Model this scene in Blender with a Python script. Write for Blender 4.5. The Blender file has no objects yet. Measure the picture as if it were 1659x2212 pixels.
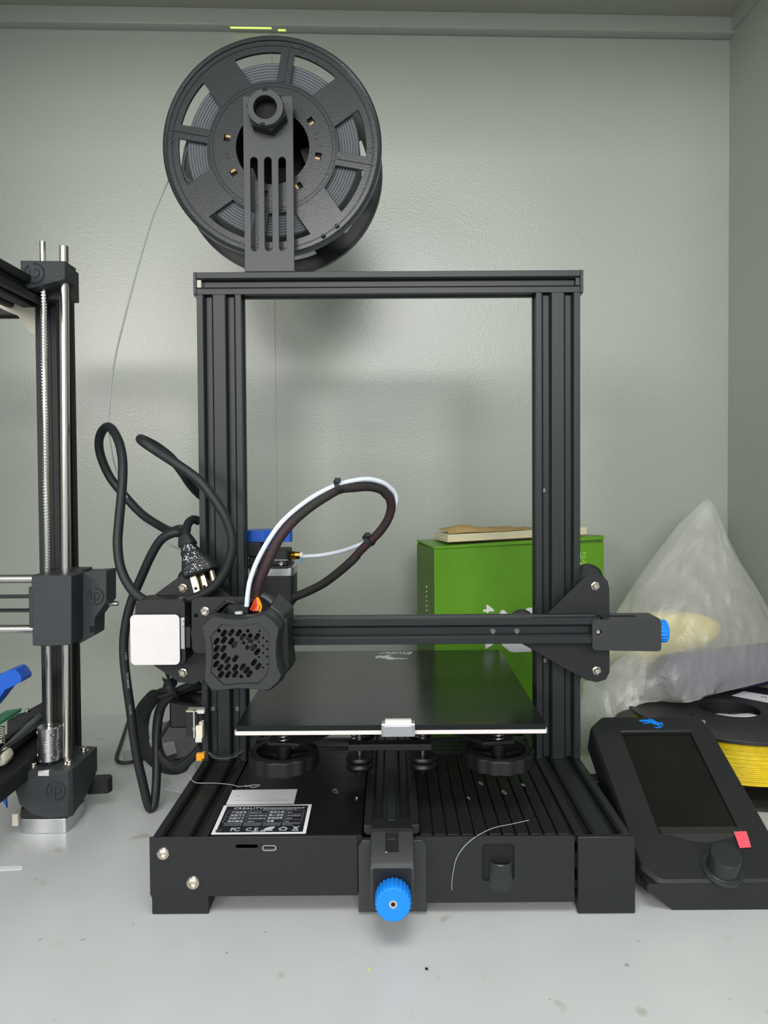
import bpy, bmesh, math, random
from mathutils import Vector, Matrix, noise
from mathutils.geometry import tessellate_polygon

# ------------------------------------------------------------------ camera, light, exposure
S = 0.001                      # everything below is measured in millimetres
SC = bpy.context.scene
COL = SC.collection
W_PX, H_PX = 1659.0, 2212.0
cam = bpy.data.cameras.new('camera')
cam_ob = bpy.data.objects.new('camera', cam)
COL.objects.link(cam_ob)
F_PX, CX, CY = 1580.107, 845.834, 1068.256
cam.sensor_fit = 'VERTICAL'
cam.sensor_height = 24.0
cam.lens = 24.0 * F_PX / H_PX
cam.shift_x = -(CX - W_PX / 2) / H_PX
cam.shift_y = (CY - H_PX / 2) / H_PX
cam.clip_start = 0.02
YAW, PITCH, ROLL = -0.00091, -0.0240, -0.0064
fw = Vector((-math.sin(YAW) * math.cos(PITCH), math.cos(YAW) * math.cos(PITCH), math.sin(PITCH)))
rt0 = Vector((math.cos(YAW), math.sin(YAW), 0)); up0 = rt0.cross(fw)
rt = rt0 * math.cos(ROLL) + up0 * math.sin(ROLL)
up = up0 * math.cos(ROLL) - rt0 * math.sin(ROLL)
cam_ob.matrix_world = Matrix(((rt.x, up.x, -fw.x, 1.068 * S), (rt.y, up.y, -fw.y, -520.62 * S),
                              (rt.z, up.z, -fw.z, 314.74 * S), (0, 0, 0, 1)))
SC.camera = cam_ob

def srgb(h):
    h = h.lstrip('#')
    c = [int(h[i:i + 2], 16) / 255 for i in (0, 2, 4)]
    return [v / 12.92 if v <= .04045 else ((v + .055) / 1.055) ** 2.4 for v in c]

world = bpy.data.worlds.new('room'); SC.world = world
world.use_nodes = True
bg = world.node_tree.nodes['Background']
bg.inputs['Color'].default_value = (0.93, 0.97, 1.0, 1)
bg.inputs['Strength'].default_value = 0.64

def ceiling_lamp(name, loc, sx, sy, power, col, target=None):
    l = bpy.data.lights.new(name, 'AREA'); l.shape = 'RECTANGLE'
    l.size, l.size_y, l.energy, l.color = sx, sy, power, col
    o = bpy.data.objects.new(name, l); COL.objects.link(o); o.location = loc
    if target:
        o.rotation_euler = (Vector(target) - Vector(loc)).to_track_quat('-Z', 'Y').to_euler()
    return o
# fluorescent fittings on the ceiling of the room in front of the cupboard
ceiling_lamp('ceiling_lamp', (0.05, -0.80, 2.3), 1.3, 1.4, 34, (1.0, 0.99, 0.96))
ceiling_lamp('ceiling_lamp', (0.15, -2.9, 1.28), 1.5, 0.8, 48, (1.0, 1.0, 0.96), (0, 0.3, 0.6))
ceiling_lamp('ceiling_lamp', (-1.6, -2.9, 1.05), 1.0, 0.7, 36, (1.0, 0.95, 0.90), (0.0, 0.3, 0.5))

vs = SC.view_settings
SC.display_settings.display_device = 'sRGB'
vs.view_transform = 'Standard'; vs.look = 'None'; vs.gamma = 1.0; vs.use_curve_mapping = False
vs.exposure = 0.0

# ------------------------------------------------------------------ materials
MATS = {}
def mat(name, col, rough=.5, metal=0., var=.06, vscale=60., bump=.0, bscale=400., coat=0., spec=.5, trans=0., ior=1.45,
        emit=None, estr=1., stretch=None, sheen=0., alpha=None):
    m = bpy.data.materials.new(name); m.use_nodes = True
    nt = m.node_tree; b = nt.nodes['Principled BSDF']
    c = srgb(col) if isinstance(col, str) else list(col)
    tc = nt.nodes.new('ShaderNodeTexCoord'); mp = nt.nodes.new('ShaderNodeMapping')
    nt.links.new(tc.outputs['Object'], mp.inputs['Vector'])
    if stretch: mp.inputs['Scale'].default_value = stretch
    n = nt.nodes.new('ShaderNodeTexNoise'); n.inputs['Scale'].default_value = vscale; n.inputs['Detail'].default_value = 5
    nt.links.new(mp.outputs['Vector'], n.inputs['Vector'])
    r = nt.nodes.new('ShaderNodeValToRGB')
    r.color_ramp.elements[0].position = .3; r.color_ramp.elements[1].position = .7
    r.color_ramp.elements[0].color = [v * (1 - var) for v in c] + [1]
    r.color_ramp.elements[1].color = [min(1, v * (1 + var)) for v in c] + [1]
    nt.links.new(n.outputs['Fac'], r.inputs['Fac']); nt.links.new(r.outputs['Color'], b.inputs['Base Color'])
    b.inputs['Roughness'].default_value = rough; b.inputs['Metallic'].default_value = metal
    b.inputs['Specular IOR Level'].default_value = spec; b.inputs['IOR'].default_value = ior
    b.inputs['Coat Weight'].default_value = coat; b.inputs['Transmission Weight'].default_value = trans
    if bump:
        n2 = nt.nodes.new('ShaderNodeTexNoise'); n2.inputs['Scale'].default_value = bscale; n2.inputs['Detail'].default_value = 3
        nt.links.new(mp.outputs['Vector'], n2.inputs['Vector'])
        bu = nt.nodes.new('ShaderNodeBump'); bu.inputs['Strength'].default_value = bump; bu.inputs['Distance'].default_value = .001
        nt.links.new(n2.outputs['Fac'], bu.inputs['Height']); nt.links.new(bu.outputs['Normal'], b.inputs['Normal'])
    if emit:
        b.inputs['Emission Color'].default_value = srgb(emit) + [1]; b.inputs['Emission Strength'].default_value = estr
    MATS[name] = m
    return m

ANOD = mat('black_anodised', '#1d2224', .40, 0, .05, 900, .05, 2500)
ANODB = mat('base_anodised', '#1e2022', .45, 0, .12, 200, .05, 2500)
SHEET = mat('black_powder_coat', '#191b1e', .48, 0, .10, 1500, .12, 3000)  # darker copy for the lower plates, the dimmer light there put into the colour
HOLD = mat('lit_holder_coat', '#414446', .42, 0, .05, 1500, .06, 3000)  # same black coat lightened: stronger light near the top put into the colour
SHEETD = mat('black_cover', '#0f1013', .42, 0, .25, 60, .05, 2500)
PLAST = mat('black_plastic', '#303234', .42, 0, .06, 300, .04, 1800)
PLASTM = mat('matt_black_plastic', '#1d1f21', .55, 0, .08, 300, .05, 1500)
RIBM = mat('dusty_black_plastic', '#131415', .6, 0, .45, 120, .1, 1500)
DARK = mat('dark_interior', '#0b0c0d', .7)  # near-black for inner parts; also the shade of holes put into the colour
PRINTED = mat('printed_plastic', '#34383b', .55, 0, .12, 500, .35, 900, stretch=(.15, .15, 3))
SPOOLP = mat('spool_plastic', '#2a2e30', .24, 0, .08, 150, .10, 900)
SPOOLB = mat('smooth_spool_plastic', '#222426', .38, 0, .06, 80)
FILG = mat('grey_filament', '#5c6166', .42, 0, .08, 300)
FILY = mat('yellow_filament', '#dcc012', .38, 0, .10, 200)
FILC = mat('loose_filament', '#a3a6a6', .4)
RUBB = mat('black_rubber', '#202325', .52, 0, .08, 120, .05, 900)
BRAID = mat('braided_sleeve', '#2a2727', .6, 0, .35, 700, .5, 1500)
BRAIDR = mat('red_braided_sleeve', '#38262a', .55, 0, .35, 700, .5, 1500)
STEEL = mat('steel', '#cbc8c2', .24, 1, .05, 300)
CHROME = mat('nickel_screw', '#dcd2c2', .2, 1, .05, 500)
ALU = mat('aluminium', '#c9cbcd', .3, 1, .06, 600)
ALUW = mat('bed_aluminium', '#e6dfdc', .45, .2, .03, 300)
BRASS = mat('brass', '#c99a3c', .25, 1, .08, 400)
PIN = mat('plug_brass', '#cdbd98', .28, 1, .12, 300)
BLUE = mat('blue_plastic', '#0f86f0', .38, 0, .03, 200)
BLUED = mat('dark_blue_plastic', '#1458c0', .38, 0, .05, 300, .1, 900)
BLUEL = mat('light_blue_plastic', '#5a9bea', .35)
PTFE = mat('ptfe', '#dfe8f4', .35, 0, .02, 200)
WHITE = mat('white_plastic', '#dedada', .4, 0, .02, 100)
SLOTM = mat('slot_steel', '#7f7f7c', .35, 1, .05, 300)
STICK = mat('sticker_paper', '#f4f4f8', .5, 0, .02, 200)
WHEEL = mat('wheel_plastic', '#101112', .42)
PAPER = mat('white_paper', '#e3e4ea', .6, 0, .03, 200)
PAPERG = mat('grey_paper', '#b4b5b6', .7, 0, .06, 60, .1, 300)
GREYBAG = mat('grey_film', '#6c6d6e', .4, 0, .08, 40, .2, 120)
INK = mat('dark_ink', '#55565c', .6)
INKB = mat('bright_white_ink', '#f0f2f4', .5)
INKW = mat('white_ink', '#cfd2d8', .5)
INKD = mat('grey_ink', '#8b8d90', .55)
PLATE = mat('label_black', '#20222a', .4)
GLASS = mat('coated_glass', '#1c1f20', .20, 0, .12, 14, .015, 900, spec=.24)
SCREEN = mat('screen_glass', '#161513', .12, 0, .25, 25)
ORANGE = mat('orange_plastic', '#f2a51c', .4)
REDC = mat('red_insulation', '#d2421c', .4)
RED = mat('red_tab', '#f0586a', .5)
CREAM = mat('cream_plastic', '#e6e0cd', .5)
CREAMM = mat('cream_metal', '#c9c5b5', .5, 0, .03)
TAN = mat('tan_card', '#c9a873', .7)
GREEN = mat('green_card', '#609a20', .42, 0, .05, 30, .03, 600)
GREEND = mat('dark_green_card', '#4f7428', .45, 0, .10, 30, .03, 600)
WHITEC = mat('white_print', '#eeeef4', .45)
LGREEN = mat('pale_green_print', '#a9cf62', .5)
PAGE = mat('cream_pages', '#e4dfbd', .7, 0, .06, 900, .2, 900, stretch=(.05, .05, 1))
KRAFT = mat('kraft_paper', '#c0a46c', .75, 0, .12, 60, .25, 90)
PURPLE = mat('lilac_roll', '#34335c', .6, 0, .12, 60, .2, 150)
YELLOWP = mat('pale_yellow', '#e8d98a', .6, 0, .06, 60, .2, 150)
PCB = mat('green_board', '#2f8f62', .4)
GLOWG = mat('lit_gap', '#d6f078', .6, emit='#d6f078', estr=.9)
SHELF = mat('shelf_paint', '#c6c9c8', .30, 0, .035, 14, .02, 500)
def specks(m, scale, thr, col):
    nt = m.node_tree; b = nt.nodes['Principled BSDF']; src = b.inputs['Base Color'].links[0].from_socket
    tc = nt.nodes.new('ShaderNodeTexCoord'); n = nt.nodes.new('ShaderNodeTexNoise'); n.inputs['Scale'].default_value = scale
    n.inputs['Detail'].default_value = 2; n.inputs['Roughness'].default_value = .4
    nt.links.new(tc.outputs['Object'], n.inputs['Vector'])
    r = nt.nodes.new('ShaderNodeValToRGB'); r.color_ramp.elements[0].position = thr; r.color_ramp.elements[1].position = thr + .06
    r.color_ramp.elements[0].color = (0, 0, 0, 1); r.color_ramp.elements[1].color = (.75, .75, .75, 1)
    nt.links.new(n.outputs['Fac'], r.inputs['Fac'])
    mx = nt.nodes.new('ShaderNodeMix'); mx.data_type = 'RGBA'
    nt.links.new(r.outputs['Color'], mx.inputs['Factor']); nt.links.new(src, mx.inputs['A'])
    mx.inputs['B'].default_value = srgb(col) + [1]
    nt.links.new(mx.outputs['Result'], b.inputs['Base Color'])
specks(SHELF, 130, .735, '#6f706c')
specks(SHELF, 38, .70, '#a9a89c')
WALL = mat('cupboard_paint', '#a4aaa1', .30, 0, .02, 3, .16, 420, spec=.9)
CEIL = mat('cupboard_top_paint', '#a5a798', .5, 0, .02, 3, .05, 420)

def bag_material():
    m = bpy.data.materials.new('translucent_bag'); m.use_nodes = True
    nt = m.node_tree; nt.nodes.clear()
    out = nt.nodes.new('ShaderNodeOutputMaterial')
    tr = nt.nodes.new('ShaderNodeBsdfTransparent'); df = nt.nodes.new('ShaderNodeBsdfDiffuse')
    tl = nt.nodes.new('ShaderNodeBsdfTranslucent'); gl = nt.nodes.new('ShaderNodeBsdfGlossy')
    for n_, c in ((df, '#f2f2ee'), (tl, '#f4f4f0'), (gl, '#ffffff')):
        n_.inputs['Color'].default_value = srgb(c) + [1]
    tr.inputs['Color'].default_value = (.95, .96, .95, 1)
    gl.inputs['Roughness'].default_value = .35
    tc = nt.nodes.new('ShaderNodeTexCoord')
    n2 = nt.nodes.new('ShaderNodeTexNoise'); n2.inputs['Scale'].default_value = 24; n2.inputs['Detail'].default_value = 6
    n2.inputs['Distortion'].default_value = .8
    nt.links.new(tc.outputs['Object'], n2.inputs['Vector'])
    bu = nt.nodes.new('ShaderNodeBump'); bu.inputs['Strength'].default_value = .75; bu.inputs['Distance'].default_value = .007
    nt.links.new(n2.outputs['Fac'], bu.inputs['Height'])
    for n_ in (df, tl, gl): nt.links.new(bu.outputs['Normal'], n_.inputs['Normal'])
    a = nt.nodes.new('ShaderNodeMixShader'); a.inputs[0].default_value = .35
    nt.links.new(df.outputs[0], a.inputs[1]); nt.links.new(tl.outputs[0], a.inputs[2])
    b = nt.nodes.new('ShaderNodeMixShader'); b.inputs[0].default_value = .10
    nt.links.new(a.outputs[0], b.inputs[1]); nt.links.new(gl.outputs[0], b.inputs[2])
    c = nt.nodes.new('ShaderNodeMixShader'); c.inputs[0].default_value = .37
    nt.links.new(tr.outputs[0], c.inputs[1]); nt.links.new(b.outputs[0], c.inputs[2])
    nt.links.new(c.outputs[0], out.inputs['Surface'])
    return m
BAGM = bag_material()

def film_material():
    m = bpy.data.materials.new('clear_film'); m.use_nodes = True
    nt = m.node_tree; nt.nodes.clear()
    out = nt.nodes.new('ShaderNodeOutputMaterial'); mx = nt.nodes.new('ShaderNodeMixShader')
    tr = nt.nodes.new('ShaderNodeBsdfTransparent'); gl = nt.nodes.new('ShaderNodeBsdfGlossy')
    df = nt.nodes.new('ShaderNodeBsdfDiffuse'); m2 = nt.nodes.new('ShaderNodeMixShader')
    df.inputs['Color'].default_value = (.32, .31, .29, 1); gl.inputs['Roughness'].default_value = .12
    m2.inputs[0].default_value = .45
    nt.links.new(df.outputs[0], m2.inputs[1]); nt.links.new(gl.outputs[0], m2.inputs[2])
    mx.inputs[0].default_value = .05
    nt.links.new(tr.outputs[0], mx.inputs[1]); nt.links.new(m2.outputs[0], mx.inputs[2])
    nt.links.new(mx.outputs[0], out.inputs['Surface'])
    return m
FILM = film_material()

# ------------------------------------------------------------------ mesh helpers
def fill(loops):
    """triangles (as indices) of a flat outline with holes"""
    if len(loops) == 1:
        return tessellate_polygon([[Vector((p[0], p[1], 0)) for p in loops[0]]])
    b = bmesh.new(); k = 0; ed = []
    for l in loops:
        vs_ = [b.verts.new((p[0], p[1], 0)) for p in l]
        ed += [b.edges.new((vs_[i], vs_[(i + 1) % len(vs_)])) for i in range(len(vs_))]
    b.verts.index_update()
    r = bmesh.ops.triangle_fill(b, edges=ed, use_beauty=True, use_dissolve=False, normal=(0, 0, 1))
    b.verts.index_update()
    t = [[v.index for v in f.verts] for f in b.faces]
    b.free()
    return t
class G:
    """collects shapes (millimetres) in one bmesh and links them as ONE object"""
    def __init__(s): s.bm = bmesh.new()
    def box(s, x0, x1, y0, y1, z0, z1):
        v = [s.bm.verts.new((x, y, z)) for x in (x0, x1) for y in (y0, y1) for z in (z0, z1)]
        for f in ((0, 1, 3, 2), (4, 6, 7, 5), (0, 4, 5, 1), (2, 3, 7, 6), (0, 2, 6, 4), (1, 5, 7, 3)):
            s.bm.faces.new([v[i] for i in f])
        return s
    def hexa(s, p):                                    # 8 corners: bottom ring of 4, top ring of 4
        v = [s.bm.verts.new(q) for q in p]
        for f in ((3, 2, 1, 0), (4, 5, 6, 7), (0, 1, 5, 4), (1, 2, 6, 5), (2, 3, 7, 6), (3, 0, 4, 7)):
            s.bm.faces.new([v[i] for i in f])
        return s
    def prism(s, pts, axis, a0, a1, holes=()):
        put = {'x': lambda p, t: (t, p[0], p[1]), 'y': lambda p, t: (p[0], t, p[1]), 'z': lambda p, t: (p[0], p[1], t)}[axis]
        loops = [list(pts)] + [list(h) for h in holes]
        flat = [p for l in loops for p in l]
        tris = fill(loops)
        A = [s.bm.verts.new(put(p, a0)) for p in flat]; B = [s.bm.verts.new(put(p, a1)) for p in flat]
        for t in tris:
            try:
                s.bm.faces.new([A[i] for i in t]); s.bm.faces.new([B[i] for i in reversed(t)])
            except ValueError: pass
        k = 0
        for l in loops:
            n = len(l)
            for i in range(n):
                j = (i + 1) % n
                s.bm.faces.new((A[k + i], A[k + j], B[k + j], B[k + i]))
            k += n
        return s
    def loft(s, rings, cap0=True, cap1=True, skip=()):
        R = [[s.bm.verts.new(p) for p in r] for r in rings]
        n = len(R[0])
        for a, b in zip(R, R[1:]):
            for i in range(n):
                if i in skip: continue
                j = (i + 1) % n
                s.bm.faces.new((a[i], a[j], b[j], b[i]))
        if cap0: s.bm.faces.new(list(reversed(R[0])))
        if cap1: s.bm.faces.new(R[-1])
        return s
    def lathe(s, c, axis, prof, seg=32, a0=0., a1=2 * math.pi):
        c = Vector(c); ax = Vector(axis).normalized()
        u = ax.orthogonal().normalized(); w = ax.cross(u)
        rings = []
        for r, h in prof:
            o = c + ax * h
            rings.append([s.bm.verts.new(o)] if r < 1e-6 else
                         [s.bm.verts.new(o + (u * math.cos(a0 + (a1 - a0) * i / seg) + w * math.sin(a0 + (a1 - a0) * i / seg)) * r) for i in range(seg)])
        for a, b in zip(rings, rings[1:]):
            for i in range(seg):
                j = (i + 1) % seg
                if len(a) == 1 and len(b) == 1: continue
                if len(a) == 1: s.bm.faces.new((a[0], b[i], b[j]))
                elif len(b) == 1: s.bm.faces.new((a[i], a[j], b[0]))
                else: s.bm.faces.new((a[i], a[j], b[j], b[i]))
        return s
    def cyl(s, p0, p1, r, seg=20, r2=None):
        p0, p1 = Vector(p0), Vector(p1); L = (p1 - p0).length
        return s.lathe(p0, p1 - p0, [(0, 0), (r, 0), (r if r2 is None else r2, L), (0, L)], seg)
    def pipe(s, p0, p1, r, ri, seg=28):
        p0, p1 = Vector(p0), Vector(p1); L = (p1 - p0).length
        return s.lathe(p0, p1 - p0, [(ri, 0), (r, 0), (r, L), (ri, L), (ri, 0)], seg)
    def tube(s, pts, r, seg=10, sub=6, flat=None, cap=True):
        P = spline(pts, sub) if sub > 1 else [Vector(p) for p in pts]
        t = [(P[min(i + 1, len(P) - 1)] - P[max(i - 1, 0)]).normalized() for i in range(len(P))]
        u = t[0].orthogonal().normalized(); prev = None
        for i, p in enumerate(P):
            if flat: u = (Vector(flat) - t[i] * Vector(flat).dot(t[i])).normalized()
            else: u = (u - t[i] * u.dot(t[i])).normalized()
            w = t[i].cross(u)
            rr = r(i / (len(P) - 1)) if callable(r) else r
            ra, rb = rr if isinstance(rr, tuple) else (rr, rr)
            ring = [s.bm.verts.new(p + u * math.cos(2 * math.pi * k / seg) * ra + w * math.sin(2 * math.pi * k / seg) * rb) for k in range(seg)]
            if prev:
                for k in range(seg):
                    s.bm.faces.new((prev[k], prev[(k + 1) % seg], ring[(k + 1) % seg], ring[k]))
            elif cap: s.bm.faces.new(list(reversed(ring)))
            prev = ring
        if cap: s.bm.faces.new(prev)
        return s
    def sheet(s, grid, thick=.3):
        """grid of points -> a thin closed sheet"""
        R = [[s.bm.verts.new(p) for p in row] for row in grid]
        fs = []
        for a, b in zip(R, R[1:]):
            for i in range(len(a) - 1):
                fs.append(s.bm.faces.new((a[i], a[i + 1], b[i + 1], b[i])))
        if thick:
            s.bm.normal_update()
            bmesh.ops.solidify(s.bm, geom=fs, thickness=thick)
        return s
    def xform(s, m):
        bmesh.ops.transform(s.bm, matrix=m, verts=s.bm.verts); return s
    def mesh(s, name, smooth=35):
        bmesh.ops.recalc_face_normals(s.bm, faces=s.bm.faces)
        bmesh.ops.scale(s.bm, vec=(S, S, S), verts=s.bm.verts)
        me = bpy.data.meshes.new(name); s.bm.to_mesh(me); s.bm.free()
        if smooth:
            me.shade_smooth(); me.set_sharp_from_angle(angle=math.radians(smooth))
        return me
    def done(s, name, material, parent=None, bevel=0., smooth=35, label=None, seg=2):
        return link(name, s.mesh(name, smooth), material, parent, bevel, label, seg)

def link(name, me, material, parent=None, bevel=0., label=None, seg=2):
    o = bpy.data.objects.new(name, me)
    COL.objects.link(o)
    if material and not me.materials: me.materials.append(material)
    if parent:
        o.parent = parent
        if parent.type == 'EMPTY' and not parent.get('_local'):
            o.matrix_parent_inverse = Matrix.Translation(parent.location).inverted()
    if bevel:
        b = o.modifiers.new('bevel', 'BEVEL'); b.width = bevel * S; b.segments = seg
        b.limit_method = 'ANGLE'; b.angle_limit = math.radians(38)
    if label: o['label'] = label
    return o

def spline(pts, sub):
    P = [Vector(p) for p in pts]
    Q = [P[0] * 2 - P[1]] + P + [P[-1] * 2 - P[-2]]
    out = []
    for i in range(1, len(Q) - 2):
        a, b, c, d = Q[i - 1:i + 3]
        for k in range(sub):
            t = k / sub
            out.append(.5 * ((2 * b) + (c - a) * t + (2 * a - 5 * b + 4 * c - d) * t * t + (3 * b - a - 3 * c + d) * t ** 3))
    out.append(P[-1])
    return out

def spline2(pts, sub):
    return [(v.x, v.y) for v in spline([(p[0], p[1], 0) for p in pts], sub)]

def rrect(x0, z0, x1, z1, r, n=5):
    out = []
    for cx, cz, a in ((x1 - r, z0 + r, -90), (x1 - r, z1 - r, 0), (x0 + r, z1 - r, 90), (x0 + r, z0 + r, 180)):
        for i in range(n + 1):
            t = math.radians(a + 90 * i / n); out.append((cx + r * math.cos(t), cz + r * math.sin(t)))
    return out

def circ(cx, cz, r, n=20, a0=0):
    return [(cx + r * math.cos(a0 + 2 * math.pi * i / n), cz + r * math.sin(a0 + 2 * math.pi * i / n)) for i in range(n)]

def capsule(cx, cz, L, w, ang, n=6):
    r = w / 2; h = max(L / 2 - r, 0); ca, sa = math.cos(ang), math.sin(ang); out = []
    for sgn, base in ((1, -90), (-1, 90)):
        for i in range(n + 1):
            t = math.radians(base + 180 * i / n); x, y = sgn * h + r * math.cos(t), r * math.sin(t)
            out.append((cx + x * ca - y * sa, cz + x * sa + y * ca))
    return out

def thing(name, label, cat, loc=(0, 0, 0), group=None):
    o = bpy.data.objects.new(name, None); COL.objects.link(o)
    o.location = Vector(loc) * S; o.empty_display_size = .02
    o['label'] = label; o['category'] = cat
    if group: o['group'] = group
    return o
def tag(o, label, cat, group=None):
    o['label'] = label; o['category'] = cat
    if group: o['group'] = group
    return o
def structure(o): o['kind'] = 'structure'; return o
def stuff(o): o['kind'] = 'stuff'; return o

def copy_part(o, name, dx=0, dy=0, dz=0):
    c = o.copy(); c.name = name; COL.objects.link(c)
    c.location = c.location + Vector((dx, dy, dz)) * S
    return c

def writing(name, s, size, origin, right, upv, material, parent, depth=.12, shear=0., align='LEFT', bold=0., space=1.0, label=None):
    """flat raised lettering: origin, right and up directions in millimetre space"""
    cu = bpy.data.curves.new(name, 'FONT'); cu.body = s; cu.size = size; cu.shear = shear; cu.align_x = align
    cu.extrude = depth / 2; cu.resolution_u = 3; cu.offset = bold; cu.space_character = space
    t = bpy.data.objects.new(name, cu); COL.objects.link(t)
    bpy.context.view_layer.update()
    me = bpy.data.meshes.new_from_object(t.evaluated_get(bpy.context.evaluated_depsgraph_get()))
    bpy.data.objects.remove(t); bpy.data.curves.remove(cu)
    R, U = Vector(right).normalized(), Vector(upv).normalized(); N = R.cross(U)
    o3 = Vector(origin) + N * (depth / 2)
    m = Matrix(((R.x, U.x, N.x, o3.x), (R.y, U.y, N.y, o3.y), (R.z, U.z, N.z, o3.z), (0, 0, 0, 1)))
    me.transform(m); me.transform(Matrix.Scale(S, 4)); me.name = name
    me.materials.clear()
    return link(name, me, material, parent, 0, label)

def profile(w, h, sw=0, sh=0, lip=4.6, neck=3.1, depth=6.0):
    """aluminium T-slot section w x h centred on 0; slots every 20 mm on the long and short faces"""
    out = []
    def side(p, d, n, length):
        k = int(round(length / 20))
        out.append(p)
        for i in range(k):
            c = 10 + 20 * i
            for a, b in ((-lip, 0), (-neck, 1.9), (-neck, depth), (neck, depth), (neck, 1.9), (lip, 0)):
                out.append((p[0] + d[0] * (c + a) + n[0] * b, p[1] + d[1] * (c + a) + n[1] * b))
    side((-w / 2, -h / 2), (1, 0), (0, 1), w)
    side((w / 2, -h / 2), (0, 1), (-1, 0), h)
    side((w / 2, h / 2), (-1, 0), (0, -1), w)
    side((-w / 2, h / 2), (0, -1), (1, 0), h)
    return out
def shift2(pts, dx, dy): return [(p[0] + dx, p[1] + dy) for p in pts]

def button_screw(c, axis, r, parent, name='screw', m=None, head=None):
    """domed screw head with a hex socket"""
    h = head or r * .55; q = r * .42
    prof = [(r, 0)] + [(r * math.cos(t), h * math.sin(t)) for t in (.35, .7, 1.0)] + [(q, h * .92), (q * .95, h * .25), (0, h * .2)]
    return G().lathe(c, axis, prof, 24).done(name, m or CHROME, parent)
def cap_screw(c, axis, r, h, parent, name='screw', m=None):
    q = r * .52
    return G().lathe(c, axis, [(r, 0), (r, h * .85), (r * .9, h), (q, h), (q, h * .35), (0, h * .3)], 20).done(name, m or CHROME, parent)
def hex_nut(c, axis, r, h, ri, parent, name='nut', m=None):
    return G().lathe(c, axis, [(ri, 0), (r, 0), (r, h), (ri, h), (ri, 0)], 6).done(name, m or CHROME, parent, .3)
def knurl(c, axis, r, h, n, ri=0., amp=.7):
    g = G(); c = Vector(c); ax = Vector(axis).normalized(); u = ax.orthogonal().normalized(); w = ax.cross(u)
    N = n * 4
    def ring(f, hh): return [c + ax * hh + (u * math.cos(2 * math.pi * i / N) + w * math.sin(2 * math.pi * i / N)) * (r * f + (amp * f if (i % 4) in (0, 1) else 0)) for i in range(N)]
    def small(rr, hh): return [c + ax * hh + (u * math.cos(2 * math.pi * i / N) + w * math.sin(2 * math.pi * i / N)) * rr for i in range(N)]
    rings = [ring(.94, 0), ring(1, .08 * h), ring(1, .9 * h), ring(.93, h)]
    if ri: rings += [small(ri, h), small(ri * .9, h * .4)]
    g.loft(rings)
    return g

# ------------------------------------------------------------------ the setting: inside of a steel cupboard
CA, SA = math.cos(math.radians(2)), math.sin(math.radians(2))
CORNER = (461.0, 476.5)
def cab(a, b, z):                       # a along the back wall, b out of it (negative = towards the camera)
    return (CORNER[0] + a * CA - b * SA, CORNER[1] + a * SA + b * CA, z)
def cabbox(g, a0, a1, b0, b1, z0, z1):
    return g.hexa([cab(a0, b0, z0), cab(a1, b0, z0), cab(a1, b1, z0), cab(a0, b1, z0),
                   cab(a0, b0, z1), cab(a1, b0, z1), cab(a1, b1, z1), cab(a0, b1, z1)])
AL, BF, ZT = -1150.0, -640.0, 921.0
structure(cabbox(G(), AL, 6, BF, 6, -12, 0).done('floor', SHELF, None, 0))
wb = structure(cabbox(G(), -640, 6, 0.9, 6, 0, ZT + 8).done('wall_back', WALL))
# left sheet of the back wall overlaps the right one along a vertical seam
sheet_pts = [(AL, 0), (-612, 0), (-613.5, ZT), (AL, ZT)]
g = G().prism(sheet_pts, 'y', 0, 0.9)
for v in g.bm.verts: v.co = cab(v.co.x, v.co.y, v.co.z)
g.done('panel', WALL, wb, 0, label='left steel sheet of the back wall, overlapping at the vertical seam')
structure(cabbox(G(), 0, 6, BF, 0.5, 0, ZT + 8).done('wall_right', WALL))
structure(cabbox(G(), AL - 6, AL, BF, 0.5, 0, ZT + 8).done('wall_left', WALL))
structure(cabbox(G(), AL, 6, BF, 6, ZT, ZT + 10).done('ceiling', CEIL))
# folded steel channel along the top of the back wall
lip = G()
pts = [(-15, 900.5), (-15, ZT), (-12, ZT), (-12, 903), (0, 903), (0, 899.5), (-13.5, 899.5)]
lip.prism(pts, 'x', AL, 0)
for v in lip.bm.verts: v.co = cab(v.co.x, v.co.y, v.co.z)
tr = structure(lip.done('trim_1', WALL, None, .4))
structure(cabbox(G(), -6, 0, BF, -15, 903, ZT).done('trim_2', WALL))
g = G(); cabbox(g, -665, -612, -11.5, -9, 898.4, 900); g.done('light_gap', GLOWG, tr, label='long slit of yellow-green light under the channel')
g = G(); cabbox(g, -604, -594, -7.5, -5, 898.4, 900); g.done('light_gap', GLOWG, tr, label='short slit of yellow-green light under the channel')
for a in (-860, -678, -574, -470, -345, -255, -140, -30):
    g = G(); c = cab(a, -15, 901.5); g.lathe(c, (0, -1, 0), [(2.2, 0), (1.6, .6), (0, .8)], 10); g.done('spot_weld', WALL, tr)

# ------------------------------------------------------------------ the black printer in the middle
PR = thing('printer', 'black desktop 3D printer with a tall open gantry in the middle of the shelf', '3D printer', (0, 150, 0))

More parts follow.
